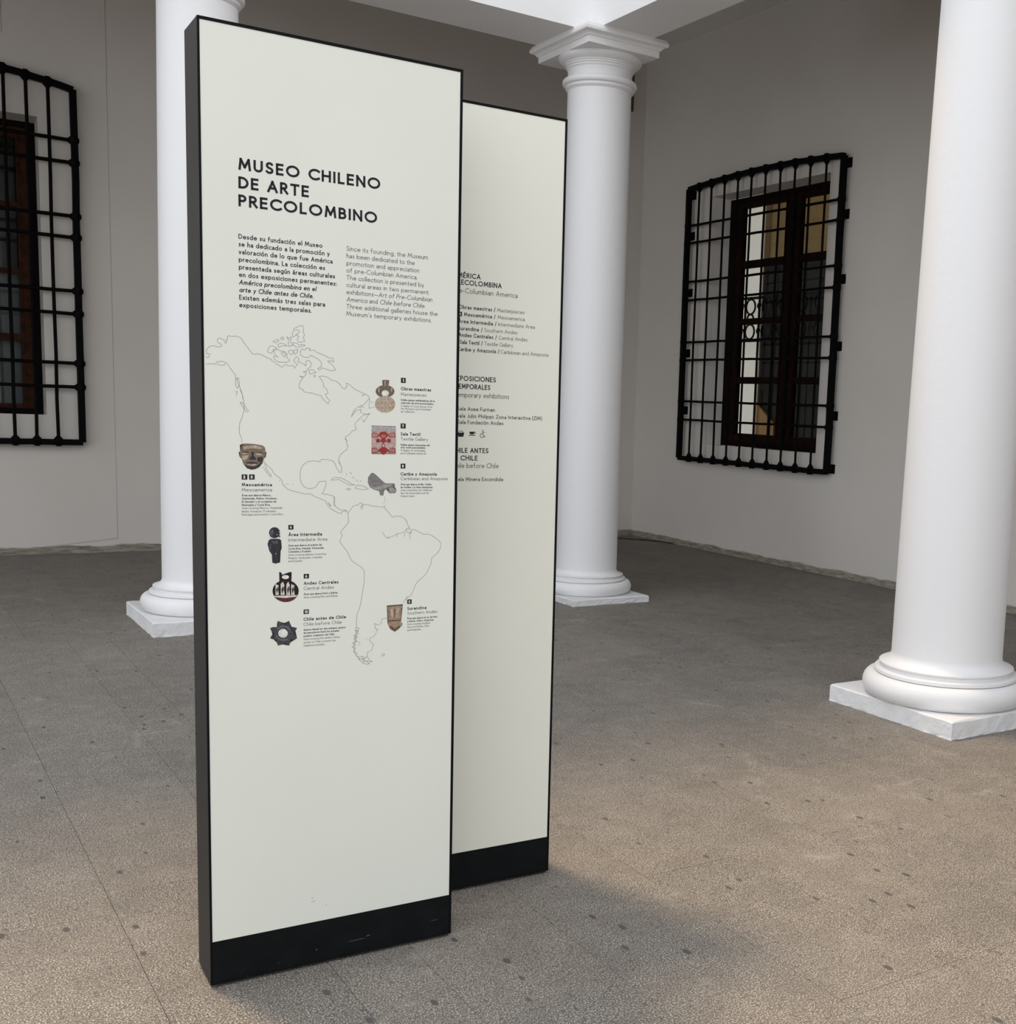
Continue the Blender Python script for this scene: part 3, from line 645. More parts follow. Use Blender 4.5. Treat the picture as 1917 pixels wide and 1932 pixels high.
COAST = [[[89,16123],[185,16135],[312,16135],[351,16194],[474,16218],[521,16194],[576,16184],[633,16093],[704,15996],[771,15915],[777,15831],[812,15799]],
[[344,16137],[456,16117],[521,16127],[537,16168]],
[[92,16302],[130,16281],[162,16300],[188,16368],[131,16371],[100,16445],[142,16514],[174,16556],[286,16573],[407,16554],[468,16592],[446,16633],[376,16662],[358,16711],[384,16759],[448,16767],[512,16738],[549,16657],[582,16686],[560,16741],[602,16760],[596,16820],[642,16843],[712,16828],[803,16848],[868,16829],[933,16783],[981,16702],[1046,16622],[1111,16542],[1185,16435],[1241,16432],[1324,16447],[1424,16426],[1490,16396],[1540,16365],[1607,16352],[1640,16303],[1690,16282],[1757,16217],[1825,16193],[1909,16147],[1960,16208],[2029,16212],[2097,16191],[2165,16212],[2216,16139],[2241,16199],[2285,16254],[2217,16284],[2183,16334],[2252,16432],[2320,16394],[2286,16306],[2372,16293],[2458,16246],[2492,16213],[2493,16335],[2580,16357],[2632,16291],[2614,16203],[2527,16146],[2509,16075],[2423,16071],[2509,16023],[2440,15932],[2329,15951],[2422,15914],[2353,15824],[2308,15717],[2335,15649],[2421,15618],[2438,15559],[2612,15539],[2752,15503],[2876,15487],[2911,15411],[2981,15343],[3052,15286],[3099,15366],[3017,15444],[2982,15520],[3052,15558],[3017,15662],[2929,15711],[2946,15782],[2876,15902],[2823,15969],[2929,15982],[3035,15963],[3159,15881],[3248,15878],[3355,15802],[3420,15698],[3499,15684],[3553,15758],[3517,15834],[3607,15803],[3753,15678],[3880,15623],[3990,15581],[3936,15507],[4027,15572],[4101,15532],[4138,15461],[4065,15386],[3991,15293],[3827,15233],[3718,15121],[3653,14958],[3700,15031],[3791,15142],[3919,15165],[3900,15092],[4048,15043],[4158,15065],[3992,15023],[3919,14966],[3810,14855],[3748,14781],[3792,14638],[3683,14599],[3592,14489],[3519,14451],[3501,14379],[3556,14344],[3520,14289],[3574,14200],[3520,14091],[3375,13981],[3321,13854],[3394,13674],[3412,13548],[3376,13501],[3285,13601],[3231,13745],[3159,13816],[3034,13843],[2927,13849],[2856,13830],[2838,13776],[2750,13804],[2538,13790],[2433,13718],[2356,13593],[2334,13380],[2361,13238],[2449,13131],[2554,13078],[2713,13113],[2784,13203],[2820,13268],[2998,13282],[2998,13185],[2955,13077],[2944,13023],[2890,12951],[3141,12914],[3224,12859],[3214,12696],[3214,12623]],
[[1552,16560],[1592,16630],[1643,16668],[1726,16649],[1770,16608],[1692,16569],[1651,16491],[1591,16487],[1545,16536],[1552,16560]],
[[1692,16545],[1793,16596],[1844,16554],[1962,16545],[2030,16480],[2013,16410],[2097,16329],[2029,16281],[1893,16273],[1792,16277],[1708,16341],[1691,16408],[1809,16398],[1725,16462],[1692,16545]],
[[1677,16772],[1778,16834],[1828,16810],[1744,16743],[1677,16772]],
[[1794,16705],[1879,16752],[1963,16733],[2031,16686],[1895,16684],[1827,16639],[1794,16705]],
[[1869,16881],[1937,16902],[1950,16852],[1889,16831],[1869,16881]],
[[2015,16925],[2066,16877],[2117,16925],[2134,16847],[2059,16825],[2015,16925]],
[[2048,16773],[2134,16789],[2167,16712],[2072,16672],[2048,16773]],
[[2185,16782],[2270,16771],[2304,16731],[2459,16748],[2470,16715],[2253,16666],[2184,16713],[2185,16782]],
[[2305,16800],[2277,16874],[2322,16946],[2244,16975],[2168,16908],[2152,17003],[2186,17057],[2196,17126],[2289,17184],[2409,17221],[2437,17161],[2426,17057],[2460,16990],[2425,16919],[2470,16836],[2373,16795],[2305,16800]],
[[2210,17093],[2306,17100],[2340,17068],[2288,17013],[2254,16976]],
[[2064,16568],[2133,16596],[2184,16524],[2132,16469],[2071,16517],[2064,16568]],
[[2194,16593],[2287,16617],[2287,16548],[2228,16492],[2194,16542],[2194,16593]],
[[1877,16505],[1945,16526],[1996,16478],[1962,16407],[1911,16456],[1877,16505]],
[[2459,16610],[2511,16665],[2598,16660],[2580,16600],[2685,16624],[2789,16561],[2877,16539],[2965,16502],[3106,16441],[3177,16462],[3205,16348],[3106,16388],[3035,16366],[3159,16286],[3248,16160],[3159,16127],[3000,16161],[2894,16183],[2824,16127],[2789,16170],[2876,16210],[2887,16305],[2824,16389],[2719,16446],[2632,16489],[2545,16425],[2441,16429],[2355,16483],[2355,16586],[2400,16641],[2459,16610]],
[[2562,16113],[2666,16129],[2753,16064],[2648,16030],[2586,16010],[2562,16113]],
[[2676,15979],[2725,15999],[2718,15947],[2683,15955]],
[[918,14236],[893,14390],[851,14475],[863,14714],[931,14887],[975,15059],[967,15264],[904,15533],[824,15732],[812,15816]],
[[776,15798],[842,15835],[873,15701],[823,15563],[775,15662],[776,15798]],
[[888,15532],[936,15432],[945,15314]],
[[757,15492],[815,15495],[788,15392]],
[[1438,13788],[1538,13657],[1639,13570],[1673,13483],[1808,13378],[1894,13272],[1893,13202],[2013,13078],[2152,13025],[2431,12953],[2607,12952],[2713,12880],[2890,12807],[2980,12778],[3033,12661],[3123,12555],[3250,12481],[3395,12425],[3431,12479],[3523,12515],[3578,12459]],
[[1403,13638],[1470,13569],[1486,13516],[1604,13384],[1621,13430],[1537,13517],[1437,13743]],
[[3051,12716],[3105,12679],[3141,12624],[3077,12654],[3051,12716]],
[[3123,13304],[3213,13377],[3394,13367],[3540,13295],[3686,13204],[3752,13186],[3613,13175],[3485,13240],[3340,13330],[3123,13304]],
[[3760,13095],[3815,13175],[3944,13168],[4074,13113],[4123,13076],[3944,13058],[3760,13095]],
[[3533,13076],[3595,13095],[3650,13073],[3577,13047],[3533,13076]],
[[4138,15454],[4128,15208],[4269,15231]],
[[4164,15390],[4231,15338]],
[[3938,14913],[3993,14842],[4066,14953],[4140,15082]],
[[3863,15217],[3955,15238],[3992,15210]],
[[878,15243],[934,15228],[1080,15029],[1031,15000],[949,15109],[878,15243]],
[[3521,13502],[3547,13440]],
[[3619,13524],[3667,13466]],
[[3686,13404],[3741,13357]],
[[3777,13332],[3833,13270]],
[[3888,13296],[3925,13277]],
[[3321,13782],[3357,13717]],
[[3501,14433],[3530,14343],[3494,14379]],
[[1986,13195],[2042,13216]],
[[2135,13195],[2166,13188]],
[[1801,13300],[1822,13286]],
[[4563,12871],[4571,12816]],
[[4582,12797],[4568,12752]],
[[4538,12715],[4553,12686]],
[[4640,12767],[4659,12759]],
[[3213,12883],[3206,12701],[3250,12610],[3359,12529],[3486,12528],[3578,12461],[3622,12497],[3706,12624],[3816,12649],[3927,12714],[3964,12659],[3909,12604],[3946,12530],[3983,12659],[4094,12669],[4207,12620],[4395,12607],[4489,12580],[4565,12616],[4577,12542],[4699,12429],[4738,12353],[4795,12315],[4891,12351],[5045,12323],[5162,12234],[5202,12120],[5261,12025],[5164,11970],[5184,11894],[5301,11872],[5320,11967],[5398,11965],[5556,11886],[5635,11835],[5833,11823],[5993,11734],[6115,11631],[6164,11565],[6150,11430],[6059,11297],[5901,11168],[5875,10976],[5766,10768],[5648,10638],[5530,10546],[5452,10454],[5395,10303],[5317,10153],[5181,10064],[5096,9953]],
[[3578,12461],[3585,12259],[3597,12204],[3523,12113],[3432,12005],[3377,11933],[3432,11840],[3378,11768],[3359,11676],[3451,11563],[3561,11413],[3654,11188],[3802,11071],[3933,10991],[4019,10876],[4021,10595],[3973,10334],[3936,10073],[3899,9887],[3825,9703],[3807,9516],[3815,9345]],
[[4699,9554],[4507,9540],[4496,9434],[4412,9382],[4298,9427],[4337,9272],[4405,9268],[4337,9158],[4299,9084],[4186,9035],[4167,8960],[4282,8856],[4225,8689],[4111,8640],[4104,8545],[4150,8446],[4257,8372],[4055,8415],[3923,8560]],
[[4513,8551],[4571,8577],[4590,8544],[4533,8503],[4513,8551]],
[[4064,9036],[4102,9018]],
[[4493,11920],[4570,11813],[4646,11744],[4742,11779],[4818,11808],[4914,11862],[5049,11878],[5145,11933],[5203,12007]],
[[4646,11744],[4684,11792]],
[[4914,11862],[4903,11768]],
[[5108,11771],[5134,11895]],
[[5275,11702],[5262,11835],[5320,11918]],
[[5222,12007],[5281,11979],[5262,11930]],
[[5180,10140],[5220,10100],[5162,10026]],
[[3770,9348],[3882,9330],[3853,9248],[3770,9273],[3815,9175],[3733,9143],[3838,9079],[3741,9029],[3827,8966],[3704,8938],[3790,8874],[3689,8825],[3790,8760],[3734,8689],[3828,8644],[3810,8569],[3904,8542],[3878,8468],[3980,8479],[3999,8393],[4093,8412],[4170,8310]],
[[3789,9309],[3827,9212],[3752,9085],[3808,9006],[3734,8897],[3772,8800],[3727,8727],[3802,8589],[3923,8426],[4018,8342],[4113,8315],[4170,8341]],
[[3846,8946],[3921,8948]],
[[3865,8888],[3922,8857]],
[[3960,8557],[4055,8492],[4093,8527],[3998,8458]],
[[3808,9289],[3864,9210],[3771,9065],[3808,9119]]]
PRINTS = {"printed_bottle":[["brown",[[4810,15675],[4804,15638],[4786,15602],[4755,15570],[4715,15542],[4666,15520],[4612,15506],[4556,15499],[4499,15501],[4445,15511],[4397,15528],[4357,15553],[4326,15583],[4307,15616],[4301,15653],[4307,15689],[4326,15725],[4355,15757],[4395,15785],[4443,15807],[4497,15822],[4554,15828],[4610,15827],[4664,15817],[4713,15800],[4754,15776],[4784,15746],[4804,15712]]],["board",[[4655,15618],[4653,15600],[4646,15583],[4635,15568],[4619,15555],[4601,15544],[4581,15538],[4559,15535],[4538,15536],[4517,15541],[4499,15550],[4484,15561],[4472,15576],[4465,15592],[4462,15609],[4465,15627],[4472,15644],[4483,15659],[4498,15672],[4516,15682],[4537,15689],[4558,15692],[4580,15691],[4600,15686],[4619,15678],[4634,15666],[4646,15651],[4653,15635]]],["brown",[[4476,15953],[4572,15969],[4669,15959],[4650,15893],[4646,15799],[4490,15792],[4503,15886]]],["tan_light",[[4537,15943],[4572,15945],[4567,15814],[4534,15812]]],["tan_light",[[4404,15695],[4402,15661],[4395,15636],[4385,15627],[4376,15635],[4369,15659],[4366,15693],[4368,15726],[4375,15751],[4385,15761],[4394,15752],[4401,15728]]],["tan_light",[[4752,15716],[4749,15682],[4742,15657],[4733,15647],[4723,15656],[4716,15680],[4713,15714],[4715,15748],[4722,15773],[4732,15782],[4742,15774],[4749,15749]]],["sand",[[4834,15337],[4828,15288],[4808,15240],[4775,15196],[4731,15160],[4678,15131],[4620,15113],[4558,15105],[4497,15109],[4438,15123],[4386,15148],[4342,15181],[4309,15222],[4289,15267],[4282,15316],[4288,15366],[4308,15413],[4341,15456],[4384,15493],[4436,15521],[4494,15540],[4555,15548],[4617,15545],[4675,15531],[4728,15507],[4773,15473],[4806,15433],[4827,15387]]],["brown",[[4358,15431],[4353,15418],[4343,15418],[4338,15430],[4343,15444],[4353,15444]]],["brown",[[4454,15435],[4449,15422],[4439,15422],[4434,15434],[4439,15448],[4449,15448]]],["brown",[[4550,15439],[4545,15426],[4536,15425],[4531,15438],[4536,15451],[4545,15452]]],["brown",[[4647,15443],[4642,15430],[4632,15429],[4628,15442],[4632,15455],[4642,15456]]],["brown",[[4744,15447],[4739,15434],[4730,15433],[4725,15446],[4729,15459],[4739,15460]]],["brown",[[4393,15369],[4388,15356],[4378,15356],[4373,15368],[4378,15381],[4388,15382]]],["brown",[[4489,15373],[4484,15360],[4474,15359],[4470,15372],[4474,15385],[4484,15386]]],["brown",[[4585,15377],[4581,15363],[4571,15363],[4566,15376],[4571,15389],[4580,15389]]],["brown",[[4682,15380],[4677,15367],[4668,15367],[4663,15380],[4668,15393],[4677,15393]]],["brown",[[4779,15384],[4775,15371],[4765,15371],[4760,15383],[4765,15397],[4775,15397]]],["brown",[[4358,15304],[4354,15291],[4344,15291],[4339,15303],[4344,15317],[4353,15317]]],["brown",[[4454,15308],[4450,15295],[4440,15294],[4435,15307],[4440,15320],[4450,15321]]],["brown",[[4551,15312],[4546,15298],[4537,15298],[4532,15311],[4536,15324],[4546,15324]]],["brown",[[4648,15315],[4643,15302],[4633,15302],[4628,15314],[4633,15328],[4643,15328]]],["brown",[[4745,15319],[4740,15306],[4730,15305],[4725,15318],[4730,15331],[4740,15332]]],["brown",[[4393,15242],[4389,15229],[4379,15228],[4374,15241],[4379,15254],[4388,15255]]],["brown",[[4490,15245],[4485,15232],[4475,15232],[4470,15245],[4475,15258],[4485,15258]]],["brown",[[4586,15249],[4581,15236],[4572,15235],[4567,15248],[4572,15261],[4581,15262]]],["brown",[[4683,15253],[4678,15239],[4669,15239],[4664,15252],[4668,15265],[4678,15265]]],["brown",[[4780,15256],[4776,15243],[4766,15243],[4761,15255],[4766,15269],[4775,15269]]]],
"printed_textile":[["textile_pink",[[4194,14752],[4856,14752],[4862,14011],[4198,14006]]],["textile_grey",[[4194,14752],[4856,14752],[4858,14610],[4195,14602]]],["textile_edge",[[4194,14752],[4856,14752],[4857,14739],[4194,14739]]],["textile_edge",[[4198,14025],[4862,14026],[4862,14011],[4198,14006]]],["red",[[4439,14599],[4585,14603],[4643,14500],[4557,14404],[4518,14384],[4479,14402],[4392,14494]]],["ochre",[[4450,14505],[4517,14535],[4585,14508],[4556,14442],[4479,14440]]],["red",[[4416,14504],[4347,14437],[4333,14452],[4401,14519]]],["red",[[4358,14442],[4199,14438],[4199,14459],[4358,14463]]],["red",[[4199,14438],[4198,14547],[4219,14548],[4220,14439]]],["red",[[4194,14538],[4248,14584],[4262,14569],[4208,14522]]],["red",[[4424,14542],[4362,14484],[4349,14498],[4411,14555]]],["red",[[4363,14526],[4238,14528],[4239,14545],[4364,14543]]],["red",[[4316,14527],[4316,14583],[4331,14583],[4332,14527]]],["red",[[4269,14530],[4279,14594],[4294,14592],[4284,14528]]],["red",[[4359,14482],[4244,14480],[4243,14495],[4359,14497]]],["red",[[4619,14509],[4689,14445],[4704,14460],[4633,14524]]],["red",[[4678,14449],[4840,14453],[4840,14474],[4678,14470]]],["red",[[4840,14453],[4839,14563],[4818,14562],[4819,14452]]],["red",[[4844,14554],[4788,14598],[4774,14582],[4830,14538]]],["red",[[4610,14546],[4673,14492],[4686,14506],[4623,14561]]],["red",[[4672,14534],[4799,14541],[4798,14558],[4671,14551]]],["red",[[4719,14536],[4719,14593],[4703,14593],[4704,14536]]],["red",[[4767,14543],[4757,14606],[4741,14604],[4752,14540]]],["red",[[4677,14490],[4794,14493],[4794,14508],[4677,14505]]],["red",[[4442,14183],[4587,14186],[4646,14093],[4559,14006],[4520,13988],[4481,14005],[4394,14089]]],["red",[[4419,14098],[4349,14032],[4335,14046],[4404,14113]]],["red",[[4360,14036],[4201,14034],[4200,14054],[4360,14057]]],["red",[[4201,14034],[4200,14143],[4221,14143],[4222,14034]]],["red",[[4196,14134],[4250,14180],[4264,14165],[4210,14118]]],["red",[[4427,14136],[4364,14079],[4351,14092],[4413,14150]]],["red",[[4365,14121],[4240,14123],[4241,14140],[4366,14138]]],["red",[[4318,14121],[4318,14178],[4334,14178],[4334,14122]]],["red",[[4271,14126],[4281,14190],[4296,14188],[4286,14124]]],["red",[[4361,14077],[4246,14075],[4245,14090],[4361,14092]]],["red",[[4621,14102],[4692,14037],[4707,14052],[4636,14117]]],["red",[[4681,14041],[4843,14044],[4843,14065],[4681,14062]]],["red",[[4843,14044],[4842,14154],[4821,14154],[4822,14043]]],["red",[[4847,14145],[4791,14190],[4777,14174],[4833,14129]]],["red",[[4613,14139],[4676,14084],[4689,14098],[4626,14153]]],["red",[[4675,14126],[4802,14133],[4801,14150],[4674,14143]]],["red",[[4722,14128],[4722,14185],[4706,14185],[4706,14128]]],["red",[[4770,14134],[4759,14199],[4744,14196],[4755,14132]]],["red",[[4679,14082],[4797,14084],[4797,14099],[4679,14097]]],["red",[[4469,14421],[4566,14423],[4596,14367],[4519,14280],[4431,14363]]],["red",[[4460,14345],[4402,14316],[4325,14314],[4315,14389],[4373,14419],[4431,14392],[4402,14372],[4354,14386],[4354,14337],[4402,14344],[4444,14373]]],["red",[[4576,14348],[4635,14320],[4713,14322],[4722,14398],[4663,14425],[4605,14395],[4635,14377],[4683,14393],[4684,14344],[4635,14349],[4592,14376]]],["red",[[4518,14299],[4577,14234],[4519,14157],[4461,14232]]],["cream",[[4519,14271],[4552,14233],[4519,14189],[4486,14232]]]],
"printed_carving":[["stone",[[4203,13506],[4277,13492],[4390,13389],[4580,13224],[4827,13224],[4846,13187],[4789,13131],[4866,13112],[4886,13019],[4848,12963],[4695,12953],[4611,13057],[4551,13038],[4525,12901],[4438,12902],[4411,13020],[4280,13050],[4167,13113],[4103,13241],[4110,13388]]],["stone_light",[[4175,13124],[4317,13124],[4580,13205],[4815,13205],[4694,13138],[4430,13057],[4280,13057]]],["stone_light",[[4859,13038],[4848,13005],[4819,12980],[4776,12965],[4729,12965],[4686,12980],[4656,13006],[4645,13038],[4656,13070],[4685,13096],[4728,13110],[4775,13110],[4818,13096],[4848,13070]]],["stone_dark",[[4611,13057],[4664,13101],[4695,12982]]]],
"printed_mask":[["mask_brown",[[862,14181],[922,14209],[1035,14218],[1234,14206],[1408,14177],[1472,14123],[1472,14026],[1508,14005],[1487,13880],[1446,13851],[1405,13726],[1323,13627],[1229,13578],[1135,13563],[1029,13597],[950,13693],[899,13844],[866,13864],[830,14008],[874,14016]]],["mask_dark",[[865,14174],[922,14202],[955,14196],[902,14140],[887,14037],[874,14023]]],["mask_dark",[[963,13693],[1030,13666],[1149,13640],[1283,13669],[1364,13753],[1405,13809],[1398,13725],[1323,13627],[1229,13578],[1135,13563],[1029,13597]]],["mask_light",[[941,14141],[1207,14180],[1421,14122],[1367,14079],[1140,14103],[954,14065]]],["mask_dark",[[894,13989],[973,14018],[1079,14005],[1079,13985],[966,13994]]],["mask_light",[[900,13975],[966,13990],[1075,13971],[1019,13953],[913,13955]]],["mask_dark",[[1226,13994],[1326,14009],[1427,13983],[1427,13962],[1326,13989]]],["mask_light",[[1235,13966],[1313,13977],[1420,13960],[1393,13927],[1272,13935]]],["mask_dark",[[1126,14013],[1212,14008],[1192,13917],[1258,13835],[1231,13807],[1097,13812],[1084,13840],[1145,13917]]],["mask_light",[[919,13913],[1072,13929],[1031,13832],[951,13790],[912,13844]]],["mask_dark",[[1285,13877],[1419,13893],[1405,13795],[1324,13752],[1271,13807]]],["mask_dark",[[1004,13749],[1150,13764],[1290,13738],[1284,13710],[1150,13720],[1017,13714]]],["mask_light",[[1030,13710],[1150,13702],[1277,13710],[1230,13675],[1136,13664],[1056,13680]]],["mask_dark",[[834,13995],[858,13988],[873,13885],[853,13892]]],["mask_dark",[[1474,13991],[1498,13991],[1480,13887],[1460,13872]]]],
"printed_figurine":[["char",[[1549,11777],[1610,11804],[1799,11799],[1854,11762],[1867,11554],[1814,11412],[1803,11216],[1823,11186],[1709,11158],[1630,11186],[1618,11401],[1557,11492],[1514,11671]]],["char",[[1828,11955],[1821,11911],[1801,11872],[1770,11841],[1732,11822],[1689,11816],[1647,11824],[1609,11845],[1579,11877],[1560,11917],[1553,11961],[1560,12005],[1580,12044],[1610,12075],[1649,12094],[1691,12100],[1734,12093],[1772,12072],[1802,12040],[1821,12000]]],["char_light",[[1670,11969],[1663,11930],[1645,11902],[1621,11892],[1597,11903],[1580,11932],[1574,11971],[1581,12010],[1598,12039],[1622,12049],[1646,12038],[1664,12009]]],["black",[[1735,12021],[1729,12009],[1715,12004],[1700,12010],[1694,12022],[1700,12035],[1715,12040],[1729,12034]]],["cream",[[1831,11973],[1823,11961],[1805,11961],[1797,11974],[1806,11986],[1823,11986]]],["cream",[[1835,11920],[1828,11907],[1814,11908],[1807,11920],[1814,11932],[1828,11932]]],["pinkish",[[1776,11907],[1770,11894],[1755,11889],[1741,11895],[1735,11907],[1741,11920],[1755,11925],[1770,11919]]],["char_light",[[1642,11863],[1632,11843],[1611,11836],[1589,11845],[1580,11865],[1589,11885],[1611,11893],[1633,11884]]],["char_light",[[1834,11859],[1827,11839],[1810,11831],[1793,11840],[1786,11860],[1793,11880],[1810,11888],[1827,11879]]],["char_light",[[1610,11740],[1765,11754],[1781,11682],[1661,11660]]],["char_light",[[1575,11669],[1599,11669],[1591,11473],[1574,11509]]],["cream",[[1718,11444],[1732,11415],[1718,11387]]]],
"printed_pot":[["pot_dark",[[2292,10418],[2283,10353],[2258,10293],[2218,10240],[2165,10196],[2101,10165],[2031,10147],[1957,10144],[1883,10155],[1814,10181],[1751,10218],[1699,10267],[1661,10324],[1637,10386],[1629,10450],[1638,10514],[1662,10574],[1702,10626],[1754,10670],[1816,10701],[1886,10719],[1960,10723],[2034,10713],[2104,10688],[2167,10651],[2219,10603],[2259,10546],[2284,10483]]],["pot_dark",[[1798,10936],[1853,10923],[1870,10864],[1975,10874],[2055,10857],[2066,10925],[2114,10923],[2106,10663],[1803,10676]]],["board",[[2047,10796],[2038,10772],[2013,10755],[1977,10746],[1936,10747],[1900,10760],[1875,10779],[1866,10803],[1875,10826],[1901,10844],[1937,10853],[1977,10851],[2013,10839],[2039,10819]]],["maroon",[[2260,10296],[2237,10262],[2209,10231],[2176,10204],[2138,10181],[2098,10164],[2054,10151],[2009,10145],[1963,10144],[1917,10148],[1871,10159],[1828,10174],[1787,10195],[1749,10220],[1716,10249],[1687,10282],[1664,10318]]],["cream",[[1652,10323],[2267,10309],[2217,10268],[1957,10253],[1714,10284]]],["cream",[[1704,10346],[1709,10482],[1705,10627],[1751,10603],[1780,10594],[1764,10462],[1787,10341]]],["pot_dark",[[1736,10355],[1721,10482],[1758,10581],[1763,10480]]],["cream",[[1833,10339],[1847,10476],[1834,10621],[1890,10683],[1928,10588],[1903,10455],[1937,10334]]],["pot_dark",[[1874,10348],[1854,10475],[1896,10575],[1906,10473]]],["cream",[[1977,10332],[1986,10469],[1978,10614],[2029,10677],[2063,10581],[2042,10448],[2071,10327]]],["pot_dark",[[2014,10341],[1996,10468],[2036,10568],[2043,10466]]],["cream",[[2098,10325],[2105,10463],[2099,10609],[2148,10585],[2180,10576],[2162,10442],[2188,10321]]],["pot_dark",[[2133,10335],[2117,10463],[2155,10562],[2161,10460]]]],
"printed_star":[["star_grey",[[2044,9647],[2073,9562],[2070,9478],[2158,9475],[2245,9441],[2204,9365],[2139,9311],[2204,9249],[2244,9167],[2157,9145],[2068,9154],[2071,9069],[2041,8987],[1959,9033],[1899,9099],[1839,9042],[1757,9009],[1728,9094],[1732,9178],[1644,9182],[1559,9216],[1600,9291],[1663,9344],[1600,9406],[1561,9487],[1647,9509],[1734,9501],[1731,9585],[1761,9666],[1842,9621],[1901,9556],[1962,9614]]],["star_light",[[1720,9441],[1741,9468],[1767,9491],[1797,9509],[1830,9521],[1865,9528],[1901,9529],[1938,9523],[1973,9512],[2006,9495],[2036,9473],[2062,9446],[2083,9416],[2059,9372],[2046,9398],[2030,9422],[2009,9444],[1985,9461],[1958,9475],[1930,9484],[1901,9488],[1872,9488],[1844,9483],[1817,9473],[1793,9458],[1773,9440]]],["star_light",[[2005,9146],[1971,9134],[1936,9127],[1899,9127],[1863,9133],[1828,9144],[1795,9161],[1765,9184],[1739,9210],[1719,9240],[1703,9273],[1736,9282],[1749,9255],[1766,9229],[1787,9207],[1812,9189],[1840,9174],[1869,9164],[1899,9160],[1930,9160],[1959,9166],[1987,9176]]],["board",[[2005,9317],[2002,9291],[1993,9267],[1979,9246],[1960,9228],[1937,9216],[1912,9209],[1886,9208],[1859,9213],[1834,9224],[1812,9239],[1793,9259],[1779,9282],[1770,9307],[1768,9333],[1771,9359],[1780,9383],[1794,9404],[1813,9422],[1835,9434],[1860,9441],[1887,9442],[1913,9437],[1938,9427],[1961,9411],[1980,9392],[1994,9368],[2002,9343]]]],
"printed_vase":[["vase",[[4639,9902],[5092,9915],[5047,9783],[5022,9477],[5038,9398],[5089,9395],[5070,9319],[4973,9229],[4865,9160],[4740,9245],[4662,9404],[4712,9439],[4719,9515],[4686,9804]]],["vase_dark",[[4639,9902],[5092,9915],[5073,9877],[4663,9862]]],["vase_dark",[[4700,9497],[5030,9484],[5038,9452],[4704,9458]]],["vase_dark",[[4701,9324],[4778,9338],[4864,9237],[4961,9319],[5031,9302],[4973,9229],[4865,9160],[4740,9245]]],["vase_light",[[4736,9801],[4813,9812],[4835,9546],[4777,9550]]],["vase_light",[[4902,9806],[4988,9809],[4959,9538],[4904,9561]]],["vase_dark",[[4841,9795],[4872,9793],[4866,9544],[4850,9545]]]]}
ICON_FILLS = [[[-3427, 14546], [-3209, 14552], [-3239, 14426], [-3393, 14422]], [[-3046, 14582], [-2883, 14587], [-2890, 14537], [-2923, 14505], [-3004, 14504], [-3037, 14533]], [[-3061, 14487], [-2849, 14492], [-2848, 14469], [-3061, 14464]]]
ICON_LINES = [[[-3386, 14547], [-3371, 14593], [-3266, 14596], [-3249, 14551]], [[-2883, 14575], [-2850, 14576], [-2850, 14545], [-2890, 14537]], [[-2604, 14613], [-2615, 14536], [-2585, 14491], [-2551, 14438], [-2522, 14446]], [[-2611, 14567], [-2553, 14576]], [[-2576, 14495], [-2572, 14476], [-2576, 14456], [-2586, 14438], [-2602, 14425], [-2623, 14418], [-2644, 14417], [-2665, 14424], [-2681, 14436], [-2692, 14454], [-2696, 14473], [-2693, 14493], [-2682, 14510], [-2665, 14524], [-2645, 14531], [-2624, 14531]]]
ICON_DOT = [-2608, 14628]

# ------------------------------------------------------------------ stroke lettering (a round, even-weight sans serif)
def arc(cx, cy, rx, ry, a0, a1, n=None):
    n = n or max(3, int(abs(a1 - a0) / 18))
    return [(cx + rx * cos(radians(a0 + (a1 - a0) * i / n)), cy + ry * sin(radians(a0 + (a1 - a0) * i / n))) for i in range(n + 1)]
X = .62
G = {}
def g(ch, w, *st): G[ch] = (w, st)
g('A', .74, [(0, 0), (.37, 1), (.74, 0)], [(.13, .33), (.61, .33)])
g('B', .52, [(0, 0), (0, 1), (.24, 1)] + arc(.24, .76, .22, .24, 90, -90) + [(0, .52)], [(0, .52), (.26, .52)] + arc(.26, .26, .26, .26, 90, -90) + [(0, 0)])
g('C', .78, arc(.5, .5, .5, .5, 48, 312))
g('D', .68, [(0, 0), (0, 1), (.2, 1)] + arc(.2, .5, .48, .5, 90, -90) + [(0, 0)])
g('E', .46, [(.46, 1), (0, 1), (0, 0), (.46, 0)], [(0, .52), (.42, .52)])
g('F', .45, [(.45, 1), (0, 1), (0, 0)], [(0, .5), (.40, .5)])
g('G', .86, arc(.5, .5, .5, .5, 48, 350) + [(.98, .46), (.56, .46)])
g('H', .64, [(0, 0), (0, 1)], [(.64, 0), (.64, 1)], [(0, .52), (.64, .52)])
g('I', .0, [(0, 0), (0, 1)])
g('J', .34, [(.34, 1), (.34, .2)] + arc(.14, .2, .2, .2, 0, -110))
g('L', .42, [(0, 1), (0, 0), (.42, 0)])
g('M', .86, [(0, 0), (.1, 1), (.43, .22), (.76, 1), (.86, 0)])
g('N', .66, [(0, 0), (0, 1), (.66, 0), (.66, 1)])
g('O', 1.0, arc(.5, .5, .5, .5, 90, 450))
g('P', .48, [(0, 0), (0, 1), (.22, 1)] + arc(.22, .73, .26, .27, 90, -90) + [(0, .46)])
g('R', .52, [(0, 0), (0, 1), (.22, 1)] + arc(.22, .74, .25, .26, 90, -90) + [(0, .48)], [(.22, .48), (.54, 0)])
g('S', .50, arc(.27, .76, .23, .24, 35, 200, 8) + [(.12, .56), (.38, .44)] + arc(.25, .24, .25, .24, 38, -150, 9))
g('T', .62, [(0, 1), (.62, 1)], [(.31, 1), (.31, 0)])
g('U', .60, [(0, 1), (0, .3)] + arc(.3, .3, .3, .3, 180, 360) + [(.6, 1)])
g('V', .7, [(0, 1), (.35, 0), (.7, 1)])
